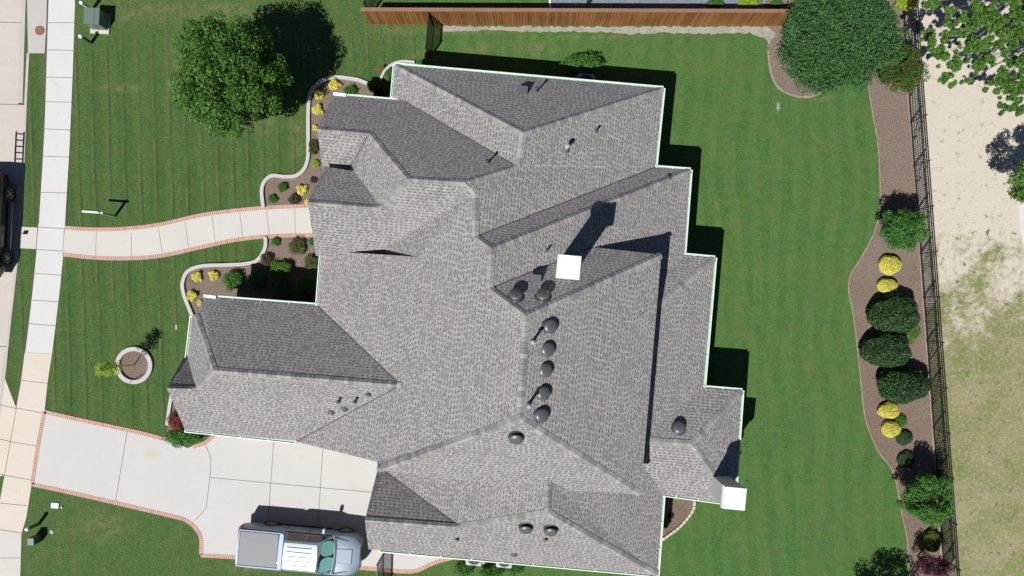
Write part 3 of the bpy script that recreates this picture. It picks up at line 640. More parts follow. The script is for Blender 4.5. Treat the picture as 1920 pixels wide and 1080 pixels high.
# gutters
def gutter(p, q, z=2.9, n_out=None):
    a, b = P(*p, z), P(*q, z); d = (b - a).normalized(); nn = Vector((d.y, -d.x, 0)); Ln = (b - a).length
    if n_out is not None and nn.to_2d().dot(DIR[n_out]) < 0: nn = -nn
    m_ = MB(); 
    def slab(o0, o1, z0, z1, mi, s0=0.0, s1=1.0):
        A_ = a.lerp(b, s0); B_ = a.lerp(b, s1)
        vs = [A_ + nn * o0 + Vector((0, 0, z0)), A_ + nn * o1 + Vector((0, 0, z0)), A_ + nn * o1 + Vector((0, 0, z1)), A_ + nn * o0 + Vector((0, 0, z1))]
        vs += [v + (B_ - A_) for v in vs]
        m_.quadmesh(vs, [(0, 1, 2, 3), (7, 6, 5, 4), (0, 4, 5, 1), (1, 5, 6, 2), (2, 6, 7, 3), (3, 7, 4, 0)], mi)
    slab(-0.03, 0.075, -0.16, -0.06, 0); slab(0.075, 0.115, -0.16, -0.004, 1)
    slab(-0.045, 0.12, -0.162, -0.002, 1, -0.02 / Ln, 0.03 / Ln); slab(-0.045, 0.12, -0.162, -0.002, 1, 1 - 0.03 / Ln, 1 + 0.02 / Ln)
    k = max(1, int(Ln / 1.5))
    for i in range(1, k + 1):
        t = i / (k + 1); slab(-0.02, 0.08, -0.03, 0.0, 1, t - 0.02 / Ln, t + 0.02 / Ln)
    return fix_normals(m_.build("gutter", [M['gutter'], M['gutterlip']], house))
for p, q, n_ in [((741, 122), (1243, 166), 'N'), ((1243, 166), (1228, 314), 'E'), ((1228, 314), (1294, 319), 'N'), ((1294, 319), (1282, 476), 'E'), ((1264, 477), (1340, 484), 'N'), ((1340, 484), (1319, 727), 'E'),
                 ((1319, 727), (1391, 733), 'N'), ((1391, 733), (1379, 905), 'E'), ((1226, 924), (1352, 941), 'S'), ((1243, 930), (1232, 1078), 'E'), ((711, 1031), (1232, 1078), 'S'), ((383, 557), (594, 573), 'N'),
                 ((603, 475), (595, 579), 'W'), ((360, 594), (351, 671), 'W'), ((347, 806), (555, 828), 'S'), ((652, 181), (757, 190), 'N'), ((741, 122), (736, 182), 'W')]:
    gutter(p, q, 2.9, n_)
mb = MB(); a, b = P(627, 178, 2.95), P(648, 181, 2.95); mb.box((a + b) / 2 + Vector((0, .05, 0)), (0.58, 0.13, 0.1), rz=-R(6)); mb.build("rake_return", M['white'], house)
mb = MB(); a = P(394, 556, 2.95); mb.box(a, (0.55, 0.12, 0.1), rz=-R(6)); mb.build("rake_return", M['white'], house)
# chimneys
def chimney(name, x0, y0, sx, sy, zb, zt, cap, label):
    c = Vector((x0, y0)); m_ = MB(); m_.box((0, 0, (zb + zt - .3) / 2), (sx, sy, zt - .3 - zb))
    m_.box((0, 0, zt - .36), (sx + .1, sy + .1, .12))
    o = m_.build("chimney", M['stucco'], house); o.location = (x0, y0, 0); o.rotation_euler = (0, 0, -AH); o['label'] = label
    m_ = MB(); m_.box((0, 0, zt - .2), (cap, cap, .12)); m_.box((0, 0, zt - .07), (cap - .02, cap - .02, .14), taper=.97)
    q = m_.build("chimney_cap", M['white'], o); bv = q.modifiers.new("b", 'BEVEL'); bv.width = .015; bv.segments = 2
p = P(1067, 500, 9.5); chimney('c', p.x, p.y, .62, .62, 5.4, 9.5, .88, "stucco chimney with a square white cap near the ridge")
p = P(1378, 935, 5.6); chimney('c', p.x, p.y, .86, .84, 0.0, 5.6, .97, "tall stucco chimney with a square white cap at the back corner")
# roof vents and pipes
dome0 = MB(); dome0.lathe((0, 0, 0), [(.33, 0), (.33, .015), (.17, .02), (.17, .17)], 20)
dome1 = MB(); dome1.lathe((0, 0, 0), [(.27, .155), (.285, .17), (.275, .195), (.23, .235), (.155, .26), (.06, .272), (.02, .273)], 24)
dv = dome0.build("attic_vent", M['darkmetal'], roof, True); dh = dome1.build("vent_dome", M['ventgrey'], roof, True)
# a vent is one mesh: base flashing, neck and dome
def join(objs, name):
    bm = bmesh.new(); mats = []
    for o in objs:
        m0 = len(mats); mats += list(o.data.materials); t = bmesh.new(); t.from_mesh(o.data)
        for f in t.faces: f.material_index += m0
        me = bpy.data.meshes.new("t"); t.to_mesh(me); t.free(); bm.from_mesh(me)
    me = bpy.data.meshes.new(name); bm.to_mesh(me); bm.free()
    for m_ in mats: me.materials.append(m_)
    for o in objs: bpy.data.objects.remove(o)
    return me
vent_me = join([dv, dh], "attic_vent")
first = True
for u, v in [(1029, 612), (1024, 655), (1020, 694), (1016, 737), (1013, 778), (1272, 803), (968, 818), (986, 987), (1033, 991), (967, 557), (1018, 557)]:
    h, n = on_roof(u, v); o = bpy.data.objects.new("attic_vent", vent_me); C.objects.link(o); o.parent = roof
    o.location = h; o.rotation_euler = n.to_track_quat('Z', 'Y').to_euler()
for u, v in [(981, 171), (1005, 523)]:
    h, n = on_roof(u, v); mb = MB(); mb.box((0, 0, .10), (.36, .30, .20), taper=.9); mb.box((0, 0, .01), (.5, .45, .02)); mb.box((0, 0, .21), (.40, .34, .03))
    o = mb.build("box_vent", M['ventgrey'], roof); o.location = h; o.rotation_euler = (0, 0, -AH)
for u, v, r_, hh, mt in [(1006, 171, .045, .55, 'darkmetal'), (915, 305, .045, .5, 'darkmetal'), (1062, 279, .075, .55, 'lightmetal'), (1118, 245, .05, .35, 'darkmetal'), (1254, 333, .06, .12, 'darkmetal'), (1026, 469, .04, .3, 'darkmetal'),
                         (999, 640, .055, .75, 'lightmetal'), (992, 757, .055, .85, 'lightmetal'), (635, 753, .045, .5, 'lightmetal'), (666, 753, .045, .5, 'lightmetal'), (691, 740, .06, .15, 'darkmetal'), (621, 773, .07, .12, 'darkmetal'), (646, 767, .07, .12, 'darkmetal'),
                         (857, 1011, .05, .22, 'darkmetal'), (1023, 1011, .05, .22, 'darkmetal'), (964, 1040, .07, .12, 'darkmetal'), (1026, 549, .05, .3, 'lightmetal')]:
    h, n = on_roof(u, v); mb = MB(); mb.tube(h - Vector((0, 0, .1)), h + Vector((0, 0, hh)), r_, n=12); mb.lathe(h, [(r_ * 2.4, 0.0), (r_ * 1.1, .08)], 12, 1, axis=n)
    if hh > .45: mb.lathe(h + Vector((0, 0, hh)), [(r_ * 1.5, -.02), (r_ * 1.55, .02), (r_ * .5, .06)], 12)
    mb.build("vent_pipe", [M[mt], M['flashshade']], roof, False)

# ------------------------------------------------------------ fences
def wooden_fence():
    a, b = P(693, 45.5), P(1475, 48.5); d = (b - a).normalized(); Ln = (b - a).length; nrm = Vector((d.y, -d.x, 0))
    root = empty("wooden_fence", "long brown cedar board fence with a flat top rail along the north side", "fence", a, math.atan2(d.y, d.x))
    hgt = 1.78; mb = MB(); n = int(Ln / .14); 
    for i in range(n):
        x = i * .14; j = random.uniform(-.004, .004); gp = random.uniform(.116, .130)
        vs = [Vector(q) for q in ((x, -.012 + j, 0), (x + gp, -.012 + j, 0), (x + gp, .012 + j, 0), (x, .012 + j, 0), (x, -.012 + j, hgt), (x + gp, -.012 + j, hgt), (x + gp, .012 + j, hgt), (x, .012 + j, hgt))]
        u = x + .02; U = [(u, 0), (u + .1, 0), (u + .1, hgt), (u, hgt)]
        mb.quadmesh(vs, [(0, 1, 5, 4), (1, 2, 6, 5), (2, 3, 7, 6), (3, 0, 4, 7), (4, 5, 6, 7)], 0, [U] * 5)
    mb.build("boards", M['cedar'], root)
    mb = MB(); x = -.04
    while x < Ln:
        l = min(2.45, Ln - x + .04); mb.box((x + l / 2, 0, hgt + .02), (l - .006, .17, .04)); x += l
    mb.build("top_rail", M['cedarcap'], root)
    for k in range(int(Ln / 2.45) + 1):
        mb = MB(); mb.box((k * 2.45 + .05, .06, .88), (.09, .09, 1.76)); mb.build("post", M['cedarcap'], root)
wooden_fence()
def iron_fence(name, p, q, hgt, lab, cat="fence", spc=0.10, sec=2.16, gate=False, brace=False, first=0.0, group="black iron fences"):
    a, b = P(*p), P(*q); d = (b - a); Ln = d.length; root = empty(name, lab, cat, a, math.atan2(d.y, d.x), group)
    x = first
    posts = [0.0] if first > 0.3 else []
    while x < Ln + .01: posts.append(x); x += sec
    if Ln - posts[-1] > 0.4: posts.append(Ln)
    for x in posts:
        m_ = MB(); m_.box((x, 0, hgt / 2 + .03), (.055, .055, hgt + .06)); m_.lathe((x, 0, hgt + .06), [(.035, 0), (.035, .02), (.01, .05)], 8); m_.build("post", M['iron'], root)
    for x0, x1 in zip(posts[:-1], posts[1:]):
        m_ = MB(); l = x1 - x0
        for z in (.14, hgt * .86, hgt - .03): m_.box((x0 + l / 2, 0, z), (l - .05, .035, .045))
        n = int(l / spc)
        for i in range(1, n): m_.box((x0 + i * l / n, 0, hgt / 2 + .01), (.027, .027, hgt - .06))
        if brace: m_.tube((x0 + .05, .02, hgt * .95), (x0 + l * .45, .02, .1), .018, n=5)
        m_.build("gate_panel" if gate else "panel", M['iron'], root)
    return root
iron_fence("iron_fence", (1694, 60), (1769, 1075), 1.42, "long black iron picket fence between the mulch bed and the dry field", first=2.32, brace=True)
iron_fence("iron_fence", (1690, -60), (1693.5, 52), 1.42, "black iron picket fence behind the dense rounded tree at the top right")
iron_fence("iron_gate", (811, 48), (806, 112), 1.5, "black iron gate between the wooden fence and the house corner", "gate", gate=True, sec=1.6)
iron_fence("iron_fence", (695, 30), (697, -70), 1.5, "black iron fence running north from the left end of the wooden fence")
iron_fence("iron_fence", (1100, 14), (1103, -70), 1.5, "black iron fence running north across the blue gravel yard")
iron_fence("iron_gate", (718, 1040), (716, 1110), 1.4, "black iron gate over the paved strip beside the garage", "gate", gate=True, sec=1.7)
mb = MB(); p = P(1031, 6); mb.box((p.x, p.y, .04), (.10, 1.0, .08)); tag(mb.build("yard_edging", M['white']), "white edging board between neighbour's grass and blue gravel", "edging")
mb = MB(); p = P(1079, 14); mb.tube((p.x, p.y, 0), (p.x, p.y, .35), .03, n=8); tag(mb.build("marker_stake", M['white']), "small white stake behind the wooden fence", "stake")

# ------------------------------------------------------------ small things in the verge and lawns
def pedestal(u, v, mat, lab, r_=.088, hh=.95, lean=0.0):
    p = P(u, v); root = empty("utility_pedestal", lab, "utility post", p, 0, "utility pedestals")
    m_ = MB(); m_.lathe((0, 0, 0), [(r_ * .92, 0), (r_ * .92, hh * .9)], 16); m_.build("tube", mat, root, False)
    m_ = MB(); m_.lathe((0, 0, 0), [(r_ * 1.08, hh * .86), (r_ * 1.08, hh * .95), (r_ * .85, hh), (r_ * .3, hh + .02)], 16); m_.build("cap", M['white'], root, True)
pedestal(173, 19, M['signwhite'], "white tube pedestal with white cap above the green transformer box")
pedestal(171.5, 80.5, M['greenpost'], "green tube pedestal with white cap below the green transformer box")
pedestal(73.5, 982, M['greenpost'], "dark green tube pedestal with white cap on the lower left lawn")
p = P(190, 42); root = empty("transformer_box", "grey green metal transformer box on a pale pad", "transformer", p, -R(3))
mb = MB(); mb.box((-.02, -.08, .04), (.92, 1.0, .08)); mb.build("pad", M['creamstone'], root)
mb = MB(); mb.box((0, 0, .43), (.76, .82, .7), taper=.93); o = mb.build("cabinet", M['greenbox'], root); bv = o.modifiers.new("b", 'BEVEL'); bv.width = .02
mb = MB(); mb.box((-.12, 0, .80), (.50, .80, .05)); mb.box((.26, 0, .80), (.24, .80, .05)); o = mb.build("lid", M['greenbox'], root); bv = o.modifiers.new("b", 'BEVEL'); bv.width = .008
mb = MB(); mb.box((-.1, -.40, .6), (.06, .04, .08)); mb.build("latch", M['lightmetal'], root)
p = P(74, 1008); root = empty("utility_box", "small grey green cable box on the lower left lawn", "utility box", p, R(3))
mb = MB(); mb.box((0, 0, .30), (.30, .34, .60)); o = mb.build("cabinet", M['darkmetal'], root)
mb = MB(); mb.box((0, 0, .62), (.34, .38, .07), taper=.9); o = mb.build("lid", M['greenbox'], root); bv = o.modifiers.new("b", 'BEVEL'); bv.width = .012
def lid(u, v, sx, sy, mat, lab, name="ground_cover", rnd=False, z=.02, rz=0):
    m_ = MB()
    if rnd: m_.lathe((0, 0, 0), [(sx, 0), (sx, z), (sx * .9, z + .012), (sx * .85, z + .004), (sx * .2, z + .006)], 24)
    else: m_.box((0, 0, z / 2), (sx, sy, z), taper=.95); m_.box((0, 0, z + .004), (sx * .8, sy * .8, .012))
    o = m_.build(name, mat); o.location = P(u, v); o.rotation_euler = (0, 0, rz); tag(o, lab, "utility lid"); return o
lid(104, 947.5, .38, .27, M['white'], "white rectangular meter lid in the grass below the driveway", "ground_cover", z=.06, rz=-R(4))
lid(116.5, 951, .06, 0, M['creamstone'], "tiny cream round cap beside the white meter lid", "ground_cover", True, z=.05)
lid(97, 997.5, .10, .2, M['lidgrey'], "grey mossy round lid beside the cable box", "ground_cover", True)
o = lid(75, 57.5, .235, 0, M['rust'], "round rusty brown manhole cover in the pale pad by the road", "manhole_cover", True, z=.02)
o['category'] = "manhole cover"; p = P(75, 57.5); o.location = (p.x, p.y, .012)
lid(331, 613, .10, .24, M['lidgrey'], "small pale lid in the lawn beside the garage wing", "ground_cover", z=.03)
# yard sign post with a horizontal arm
p = P(216, 405.5); root = empty("sign_post", "white yard sign post with a long side arm standing in the front lawn", "sign post", p, 0)
mb = MB(); mb.box((0, 0, .7), (.09, .09, 1.4)); mb.build("post", M['signgreen'], root)
mb = MB(); mb.lathe((0, 0, 1.4), [(.07, 0), (.07, .03), (.02, .09)], 4); mb.build("finial", M['signwhite'], root)
mb = MB(); mb.box((-.33, .03, 1.32), (.98, .08, .08), rz=-R(4)); mb.build("arm", M['signwhite'], root)
mb = MB(); mb.box((-.36, .035, 1.255), (.55, .02, .03), rz=-R(4)); mb.build("hanger_rail", M['signgreen'], root)
# air conditioners
def ac(u, v, lab):
    p = P(u, v, .85); root = empty("air_conditioner", lab, "air conditioner", (p.x, p.y, 0), -AH, "air conditioners against the house")
    m_ = MB(); m_.box((0, 0, .42), (.8, .8, .74)); o = m_.build("casing", M['acbody'], root); bv = o.modifiers.new("b", 'BEVEL'); bv.width = .09; bv.segments = 3
    m_ = MB(); m_.lathe((0, 0, 0), [(.33, .79), (.33, .80)], 24)
    m_.build("fan_opening", M['plastic'], root)
    m_ = MB()
    for k in range(5): m_.box((0.14 * math.cos(k * 1.257), 0.14 * math.sin(k * 1.257), .81), (.24, .09, .012), rz=k * 1.257)
    m_.lathe((0, 0, 0), [(.06, .80), (.06, .84)], 12); m_.build("fan", M['darkmetal'], root)
    m_ = MB()
    for r_ in (.12, .2, .28, .34):
        pts = [Vector((r_ * math.cos(t), r_ * math.sin(t))) for t in np.linspace(0, 2 * math.pi, 20, endpoint=False)]; strip_mesh(m_, pts, .008, .85, .856, closed=True)
    m_.build("guard", M['darkmetal'], root)
    m_ = MB(); m_.box((0, 0, .03), (1.0, 1.0, .06)); m_.build("pad", M['edging'], root)
ac(1099, 152, "air conditioner in the house shadow beside the long clipped hedge")
ac(889, 1047, "left air conditioner half under the south gutter"); ac(946, 1051, "right air conditioner half under the south gutter")

# ------------------------------------------------------------ vehicles
def vehicle_body(L_, Wd, prof, arch, ra=.46, belt=1.02, nose=.22, tail=.08):
    """lofted lower body; prof(x)->top height; wheel arches cut in the lower edge"""
    xs = sorted(set([round(-L_ / 2 + i * L_ / 64, 4) for i in range(65)]))
    rows = []
    for x in xs:
        t = abs(x) / (L_ / 2); c = nose if x > 0 else tail
        wv = Wd / 2 * (1 - c * max(0, (t - .78) / .22) ** 2.2)
        zb = .42
        for ax in arch:
            dx = abs(x - ax)
            if dx < ra: zb = max(zb, .40 + math.sqrt(ra * ra - dx * dx))
        h = prof(x)
        mid = max(zb + .02, .62)
        rows.append([(wv * .96, zb), (wv, min(max(mid, .7), h - .2)), (wv, max(min(.92, h - .16), zb + .04)), (wv * .985, h - .10), (wv * .95, h - .03), (wv * .87, h), (wv * .45, h + .02), (0, h + .025)])
    vs = []; n = 8
    for x, r in zip(xs, rows):
        for y, z in r: vs.append((x, y, z))
        for y, z in r[-2::-1]: vs.append((x, -y, z))
    m_ = 2 * n - 1; fs = []
    for i in range(len(xs) - 1):
        for j in range(m_ - 1): fs.append((i * m_ + j, i * m_ + j + 1, (i + 1) * m_ + j + 1, (i + 1) * m_ + j))
    fs.append(tuple(range(m_))); fs.append(tuple(range(len(vs) - m_, len(vs)))[::-1])
    return [Vector(v) for v in vs], fs
def cabin(mb, x0, x1, x2, x3, wb, wt, zb, zt, mi=0):
    """rear base x0, rear top x1, front top x2, front base x3; returns a frustum shell with rounded roof"""
    secs = []
    ys = [-wb / 2, -wt / 2 - .03, -wt / 2 + .06, 0, wt / 2 - .06, wt / 2 + .03, wb / 2]; zs = [zb, zt - .07, zt, zt + .035, zt, zt - .07, zb]
    rows = []
    for t in (0, .5, 1):
        for y, z in zip(ys, zs):
            k = (z - zb) / (zt - zb); k = min(1, k); xa = x0 + (x1 - x0) * k; xb = x3 + (x2 - x3) * k; xx = xa + (xb - xa) * t
            if t == 1: xx += (1 - (abs(y) / (wb / 2)) ** 2) * .10
            rows.append(Vector((xx, y, z)))
    fs = []
    for r_ in range(2):
        for j in range(6): fs.append((r_ * 7 + j, r_ * 7 + j + 1, (r_ + 1) * 7 + j + 1, (r_ + 1) * 7 + j))
    fs += [(6, 5, 4, 3, 2, 1, 0), tuple(range(14, 21))]
    mb.quadmesh(rows, fs, mi)
def wheel(root, x, y, r_=.41, wd=.27):
    s = 1 if y > 0 else -1; m_ = MB()
    m_.lathe((x, y - s * wd, r_), [(r_ * .6, 0), (r_ * .93, 0), (r_, .04), (r_, wd - .04), (r_ * .93, wd), (r_ * .62, wd), (r_ * .6, wd - .05)], 28, axis=(0, s, 0)); t = m_.build("tyre", M['tyre'], None, False)
    m_ = MB(); m_.lathe((x, y - s * .06, r_), [(r_ * .60, 0), (r_ * .62, .055), (r_ * .55, .05), (r_ * .54, .01)], 24, axis=(0, s, 0))
    for k in range(6):
        a_ = k * math.pi / 3; c = Vector((x + math.cos(a_) * r_ * .32, y - s * .012, r_ + math.sin(a_) * r_ * .32))
        m_.box(c, (r_ * .5, .03, .07), M4=Matrix.Rotation(-a_, 4, 'Y'))
    m_.lathe((x, y - s * .03, r_), [(.07, 0), (.07, .04), (.03, .05)], 12, axis=(0, s, 0)); rm = m_.build("rim", M['rim'], None, False)
    w_ = MB(); w_.lathe((x, y - s * .10, r_), [(r_ * .58, 0), (r_ * .58, .02)], 20, axis=(0, s, 0)); wo = w_.build("wheel", M['plastic'], root); 
    t.parent = wo; rm.parent = wo
def quad_part(name, pts, mat, parent, off=(0, 0, 0)):
    return mesh(name, [Vector(p) + Vector(off) for p in pts], [list(range(len(pts)))], mat, parent)
# silver crew cab pickup
tc = P(561, 1033, 1.1)
pk = empty("pickup_truck", "silver pickup truck with ribbed bed cover and turquoise windscreen shades on the driveway", "pickup truck", (tc.x, tc.y, 0.024), -R(5.2))
def pprof(x):
    if x < -.72: return 1.33
    if x < 1.6: return 1.25
    return 1.25 - .13 * ((x - 1.6) / 1.27) ** 2
vs, fs = vehicle_body(5.8, 1.98, pprof, (-1.62, 2.0), nose=.30, tail=.06)
body = fix_normals(mesh("body", vs, fs, M['silver'], pk, smooth=True)); es = body.modifiers.new("e", 'EDGE_SPLIT'); es.split_angle = R(38)
mb = MB(); mb.box((-1.86, 0, 1.372), (1.83, 1.60, .035)); o = mb.build("bed_cover", M['tonneau'], pk); bv = o.modifiers.new("b", 'BEVEL'); bv.width = .012
mb = MB(); mb.box((-.80, 0, 1.375), (.20, 1.66, .05)); mb.box((-2.80, 0, 1.368), (.04, 1.6, .03)); 
for s in (-1, 1): mb.box((-1.80, s * .85, 1.368), (2.05, .06, .035))
o = mb.build("bed_rail", M['silver'], pk); bv = o.modifiers.new("b", 'BEVEL'); bv.width = .01
mb = MB(); cabin(mb, -.66, -.52, .98, 1.62, 1.80, 1.34, 1.22, 1.86); cb = fix_normals(mb.build("cab", M['cabwhite'], pk, True)); es = cb.modifiers.new("e", 'EDGE_SPLIT'); es.split_angle = R(32)
mb = MB()
for y in (-.42, -.21, 0, .21, .42): mb.box((.22, y, 1.905 - abs(y) * .035), (1.15, .014, .022))
mb.build("roof_rib", M['darkmetal'], cb)
def lerp3(a, b, t): return Vector(a) * (1 - t) + Vector(b) * t
# windscreen and side glass stand 6 mm off the cab shell
def glass_panel(name, a, b, c, d, mat, parent, n, off=.008, inset=(.06, .94, .08, .92), m=6, bulge=0.0):
    vs = []; fs = []
    for i in range(m + 1):
        for j in range(2):
            s = inset[0] + (inset[1] - inset[0]) * i / m; t = inset[2] if j == 0 else inset[3]
            p = lerp3(lerp3(a, b, s), lerp3(d, c, s), t) + Vector(n) * off
            p.x += bulge * (1 - (2 * s - 1) ** 2); vs.append(p)
    for i in range(m): fs.append((2 * i, 2 * i + 2, 2 * i + 3, 2 * i + 1))
    return fix_normals(mesh(name, vs, fs, mat, parent, smooth=True))
nw = Vector((.66, 0, .75)).normalized()
ws = glass_panel("windscreen", (1.62, -.90, 1.22), (1.62, .90, 1.22), (1.0, .70, 1.80), (1.0, -.70, 1.80), M['glass'], pk, nw, off=.012, inset=(.05, .95, .03, 1.0), m=10, bulge=.13)
for s in (-1, 1):
    vs = []; cpt = Vector((1.36, s * .385, 1.475)); ux = Vector((-.60, 0, .56)).normalized()
    for k in range(20):
        t = 2 * math.pi * k / 20; e = 0.72
        dx = math.copysign(abs(math.cos(t)) ** e, math.cos(t)) * .37; dy = math.copysign(abs(math.sin(t)) ** e, math.sin(t)) * .36
        p = cpt + ux * dx + Vector((0, dy, 0)); p += nw * .035; p.x += .09 * (1 - (p.y / .9) ** 2); vs.append(p)
    mesh("sunshade", vs, [list(range(20))], M['shade'], pk)
for s in (-1, 1):
    nn = Vector((0, s * .92, .36))
    glass_panel("side_window", (-.62, s * .90, 1.24), (.42, s * .90, 1.24), (.36, s * .705, 1.79), (-.50, s * .705, 1.79), M['glass'], pk, nn, inset=(.06, .97, .12, .93))
    glass_panel("side_window", (.42, s * .90, 1.24), (1.56, s * .90, 1.24), (.96, s * .705, 1.79), (.36, s * .705, 1.79), M['glass'], pk, nn, inset=(.05, .93, .12, .93))
    mb = MB(); mb.tube((1.22, s * .93, 1.28), (1.18, s * 1.10, 1.30), .022, n=6); mb.box((1.16, s * 1.14, 1.32), (.13, .22, .22)); o = mb.build("wing_mirror", M['silver'], pk); bv = o.modifiers.new("b", 'BEVEL'); bv.width = .03; bv.segments = 2
    for x in (-.45, .55):
        mb = MB(); mb.box((x, s * .995, 1.03), (.17, .03, .035)); o = mb.build("door_handle", M['lamp'], pk)
    for x in (-1.62, 2.0): wheel(pk, x, s * .985)
    mb = MB(); mb.box((-2.84, s * .90, 1.05), (.12, .17, .40)); o = mb.build("tail_lamp", M['red'], pk); bv = o.modifiers.new("b", 'BEVEL'); bv.width = .03
    mb = MB(); mb.box((2.62, s * .68, .88), (.26, .36, .18), rz=-s * .45); o = mb.build("headlight", M['lamp'], pk); bv = o.modifiers.new("b", 'BEVEL'); bv.width = .04
    mb = MB(); mb.box((0, s * .97, .40), (2.6, .09, .10)); mb.build("sill_step", M['plastic'], pk)
    mb = MB(); mb.tube((1.74, s * .86, 1.258), (2.30, s * .74, 1.20), .028, n=6); mb.tube((2.30, s * .74, 1.20), (2.66, s * .60, 1.10), .03, n=6); mb.build("hood_seam", M['plastic'], pk)
    mb = MB(); mb.tube((1.72, s * .50, 1.268), (2.58, s * .40, 1.165), .02, n=6); mb.build("hood_crease", M['silver'], pk)
for s in (-1, 1):
    mb = MB()
    for x in (-.68, .42, 1.50): mb.box((x, s * .993, .88), (.018, .012, .62))
    mb.build("door_seam", M['plastic'], pk)
mb = MB(); mb.box((-.69, 0, 1.345), (.03, 1.9, .03)); mb.build("cab_gap", M['plastic'], pk)
mb = MB()
for i in range(12):
    y = -.80 + 1.6 * i / 11; mb.box((1.70 + .10 * (1 - (y / .9) ** 2), y, 1.268), (.12, .15, .015))
mb.build("cowl", M['plastic'], pk)
mb = MB(); mb.box((2.20, 0, 1.232), (.80, .78, .06), taper=.88, M4=Matrix.Rotation(R(5), 4, 'Y')); o = mb.build("hood_scoop", M['silver'], pk); bv = o.modifiers.new("b", 'BEVEL'); bv.width = .02; bv.segments = 3
mb = MB()
for i in range(13):
    y = -.78 + 1.56 * i / 12; x = 2.86 - .26 * (abs(y) / .8) ** 2.4
    mb.box((x, y, .62), (.14, .15, .26))
o = mb.build("front_bumper", M['plastic'], pk)
mb = MB(); mb.box((2.86, 0, .92), (.06, .95, .26)); o = mb.build("grille", M['plastic'], pk)
mb = MB(); mb.box((-2.92, 0, .58), (.14, 1.8, .18)); o = mb.build("rear_bumper", M['lightmetal'], pk); bv = o.modifiers.new("b", 'BEVEL'); bv.width = .03

# dark utility vehicle at the kerb, nose to the bottom of the picture
sc_ = Vector((-26.16, 3.98, 0)); sv = empty("parked_suv", "black utility vehicle parked at the kerb with a ladder on its roof", "suv", (sc_.x, sc_.y, 0.004), -R(90) - R(2.6))
def sprof(x): return 1.12 if x < 1.1 else 1.12 - .14 * ((x - 1.1) / 1.4) ** 2
vs, fs = vehicle_body(4.95, 1.92, sprof, (-1.56, 1.58), ra=.47, nose=.24, tail=.08)
b_ = fix_normals(mesh("body", vs, fs, M['black'], sv, smooth=True)); es = b_.modifiers.new("e", 'EDGE_SPLIT'); es.split_angle = R(38)
mb = MB(); cabin(mb, -2.42, -2.2, .55, 1.25, 1.84, 1.42, 1.08, 1.74); c_ = fix_normals(mb.build("cab", M['black'], sv, True)); es = c_.modifiers.new("e", 'EDGE_SPLIT'); es.split_angle = R(32)
glass_panel("windscreen", (1.25, -.90, 1.10), (1.25, .90, 1.10), (.57, .70, 1.68), (.57, -.70, 1.68), M['glass'], sv, Vector((.65, 0, .76)), off=.012, inset=(.05, .95, .03, 1.0), m=8, bulge=.10)
for s in (-1, 1):
    nn = Vector((0, s * .92, .36))
    for xa, xb, xc, xd in ((-2.3, -1.3, -1.3, -2.15), (-1.3, -.2, -.2, -1.3), (-.2, 1.15, .5, -.2)):
        glass_panel("side_window", (xa, s * .92, 1.10), (xb, s * .92, 1.10), (xc, s * .74, 1.67), (xd, s * .74, 1.67), M['glass'], sv, nn, inset=(.05, .95, .1, .92))
    mb = MB(); mb.tube((.95, s * .92, 1.14), (.9, s * 1.08, 1.16), .02, n=6); mb.box((.9, s * 1.12, 1.17), (.12, .2, .18)); o = mb.build("wing_mirror", M['black'], sv); bv = o.modifiers.new("b", 'BEVEL'); bv.width = .03
    for x in (-1.56, 1.58): wheel(sv, x, s * .99, .41)
    mb = MB(); mb.box((0, s * 1.02, .40), (2.3, .16, .05)); mb.build("running_board", M['lightmetal'], sv)
    mb = MB(); mb.box((-2.36, s * .86, 1.0), (.22, .14, .34)); o = mb.build("tail_lamp", M['red'], sv); bv = o.modifiers.new("b", 'BEVEL'); bv.width = .03
    mb = MB(); mb.box((2.18, s * .80, .84), (.30, .22, .16), rz=-s * .6); o = mb.build("headlight", M['lamp'], sv); bv = o.modifiers.new("b", 'BEVEL'); bv.width = .04
    mb = MB(); mb.tube((-2.0, s * .62, 1.84), (.5, s * .62, 1.84), .025, n=6)
    for x in (-1.8, -.7, .3): mb.tube((x, s * .62, 1.70), (x, s * .62, 1.84), .02, n=6)
    mb.build("roof_rail", M['plastic'], sv)
mb = MB(); mb.box((2.44, 0, .60), (.16, 1.5, .24)); mb.build("front_bumper", M['plastic'], sv)
mb = MB(); mb.box((2.42, 0, .85), (.08, .9, .2)); mb.build("grille", M['lightmetal'], sv)
mb = MB()
for x in (-1.9, .2): mb.box((x, 0, 1.87), (.05, 1.3, .03))
mb.build("cross_bar", M['plastic'], sv)
mb = MB()
for y in (.14, .54): mb.box((-1.8, y, 1.93), (3.6, .06, .085))
for k in range(12): mb.tube((-3.5 + k * .31, .14, 1.93), (-3.5 + k * .31, .54, 1.93), .03, n=8)
lo = mb.build("ladder", M['lightmetal']); lo.location = sv.location; lo.rotation_euler = sv.rotation_euler
tag(lo, "grey aluminium ladder lying on the roof bars of the black vehicle", "ladder")

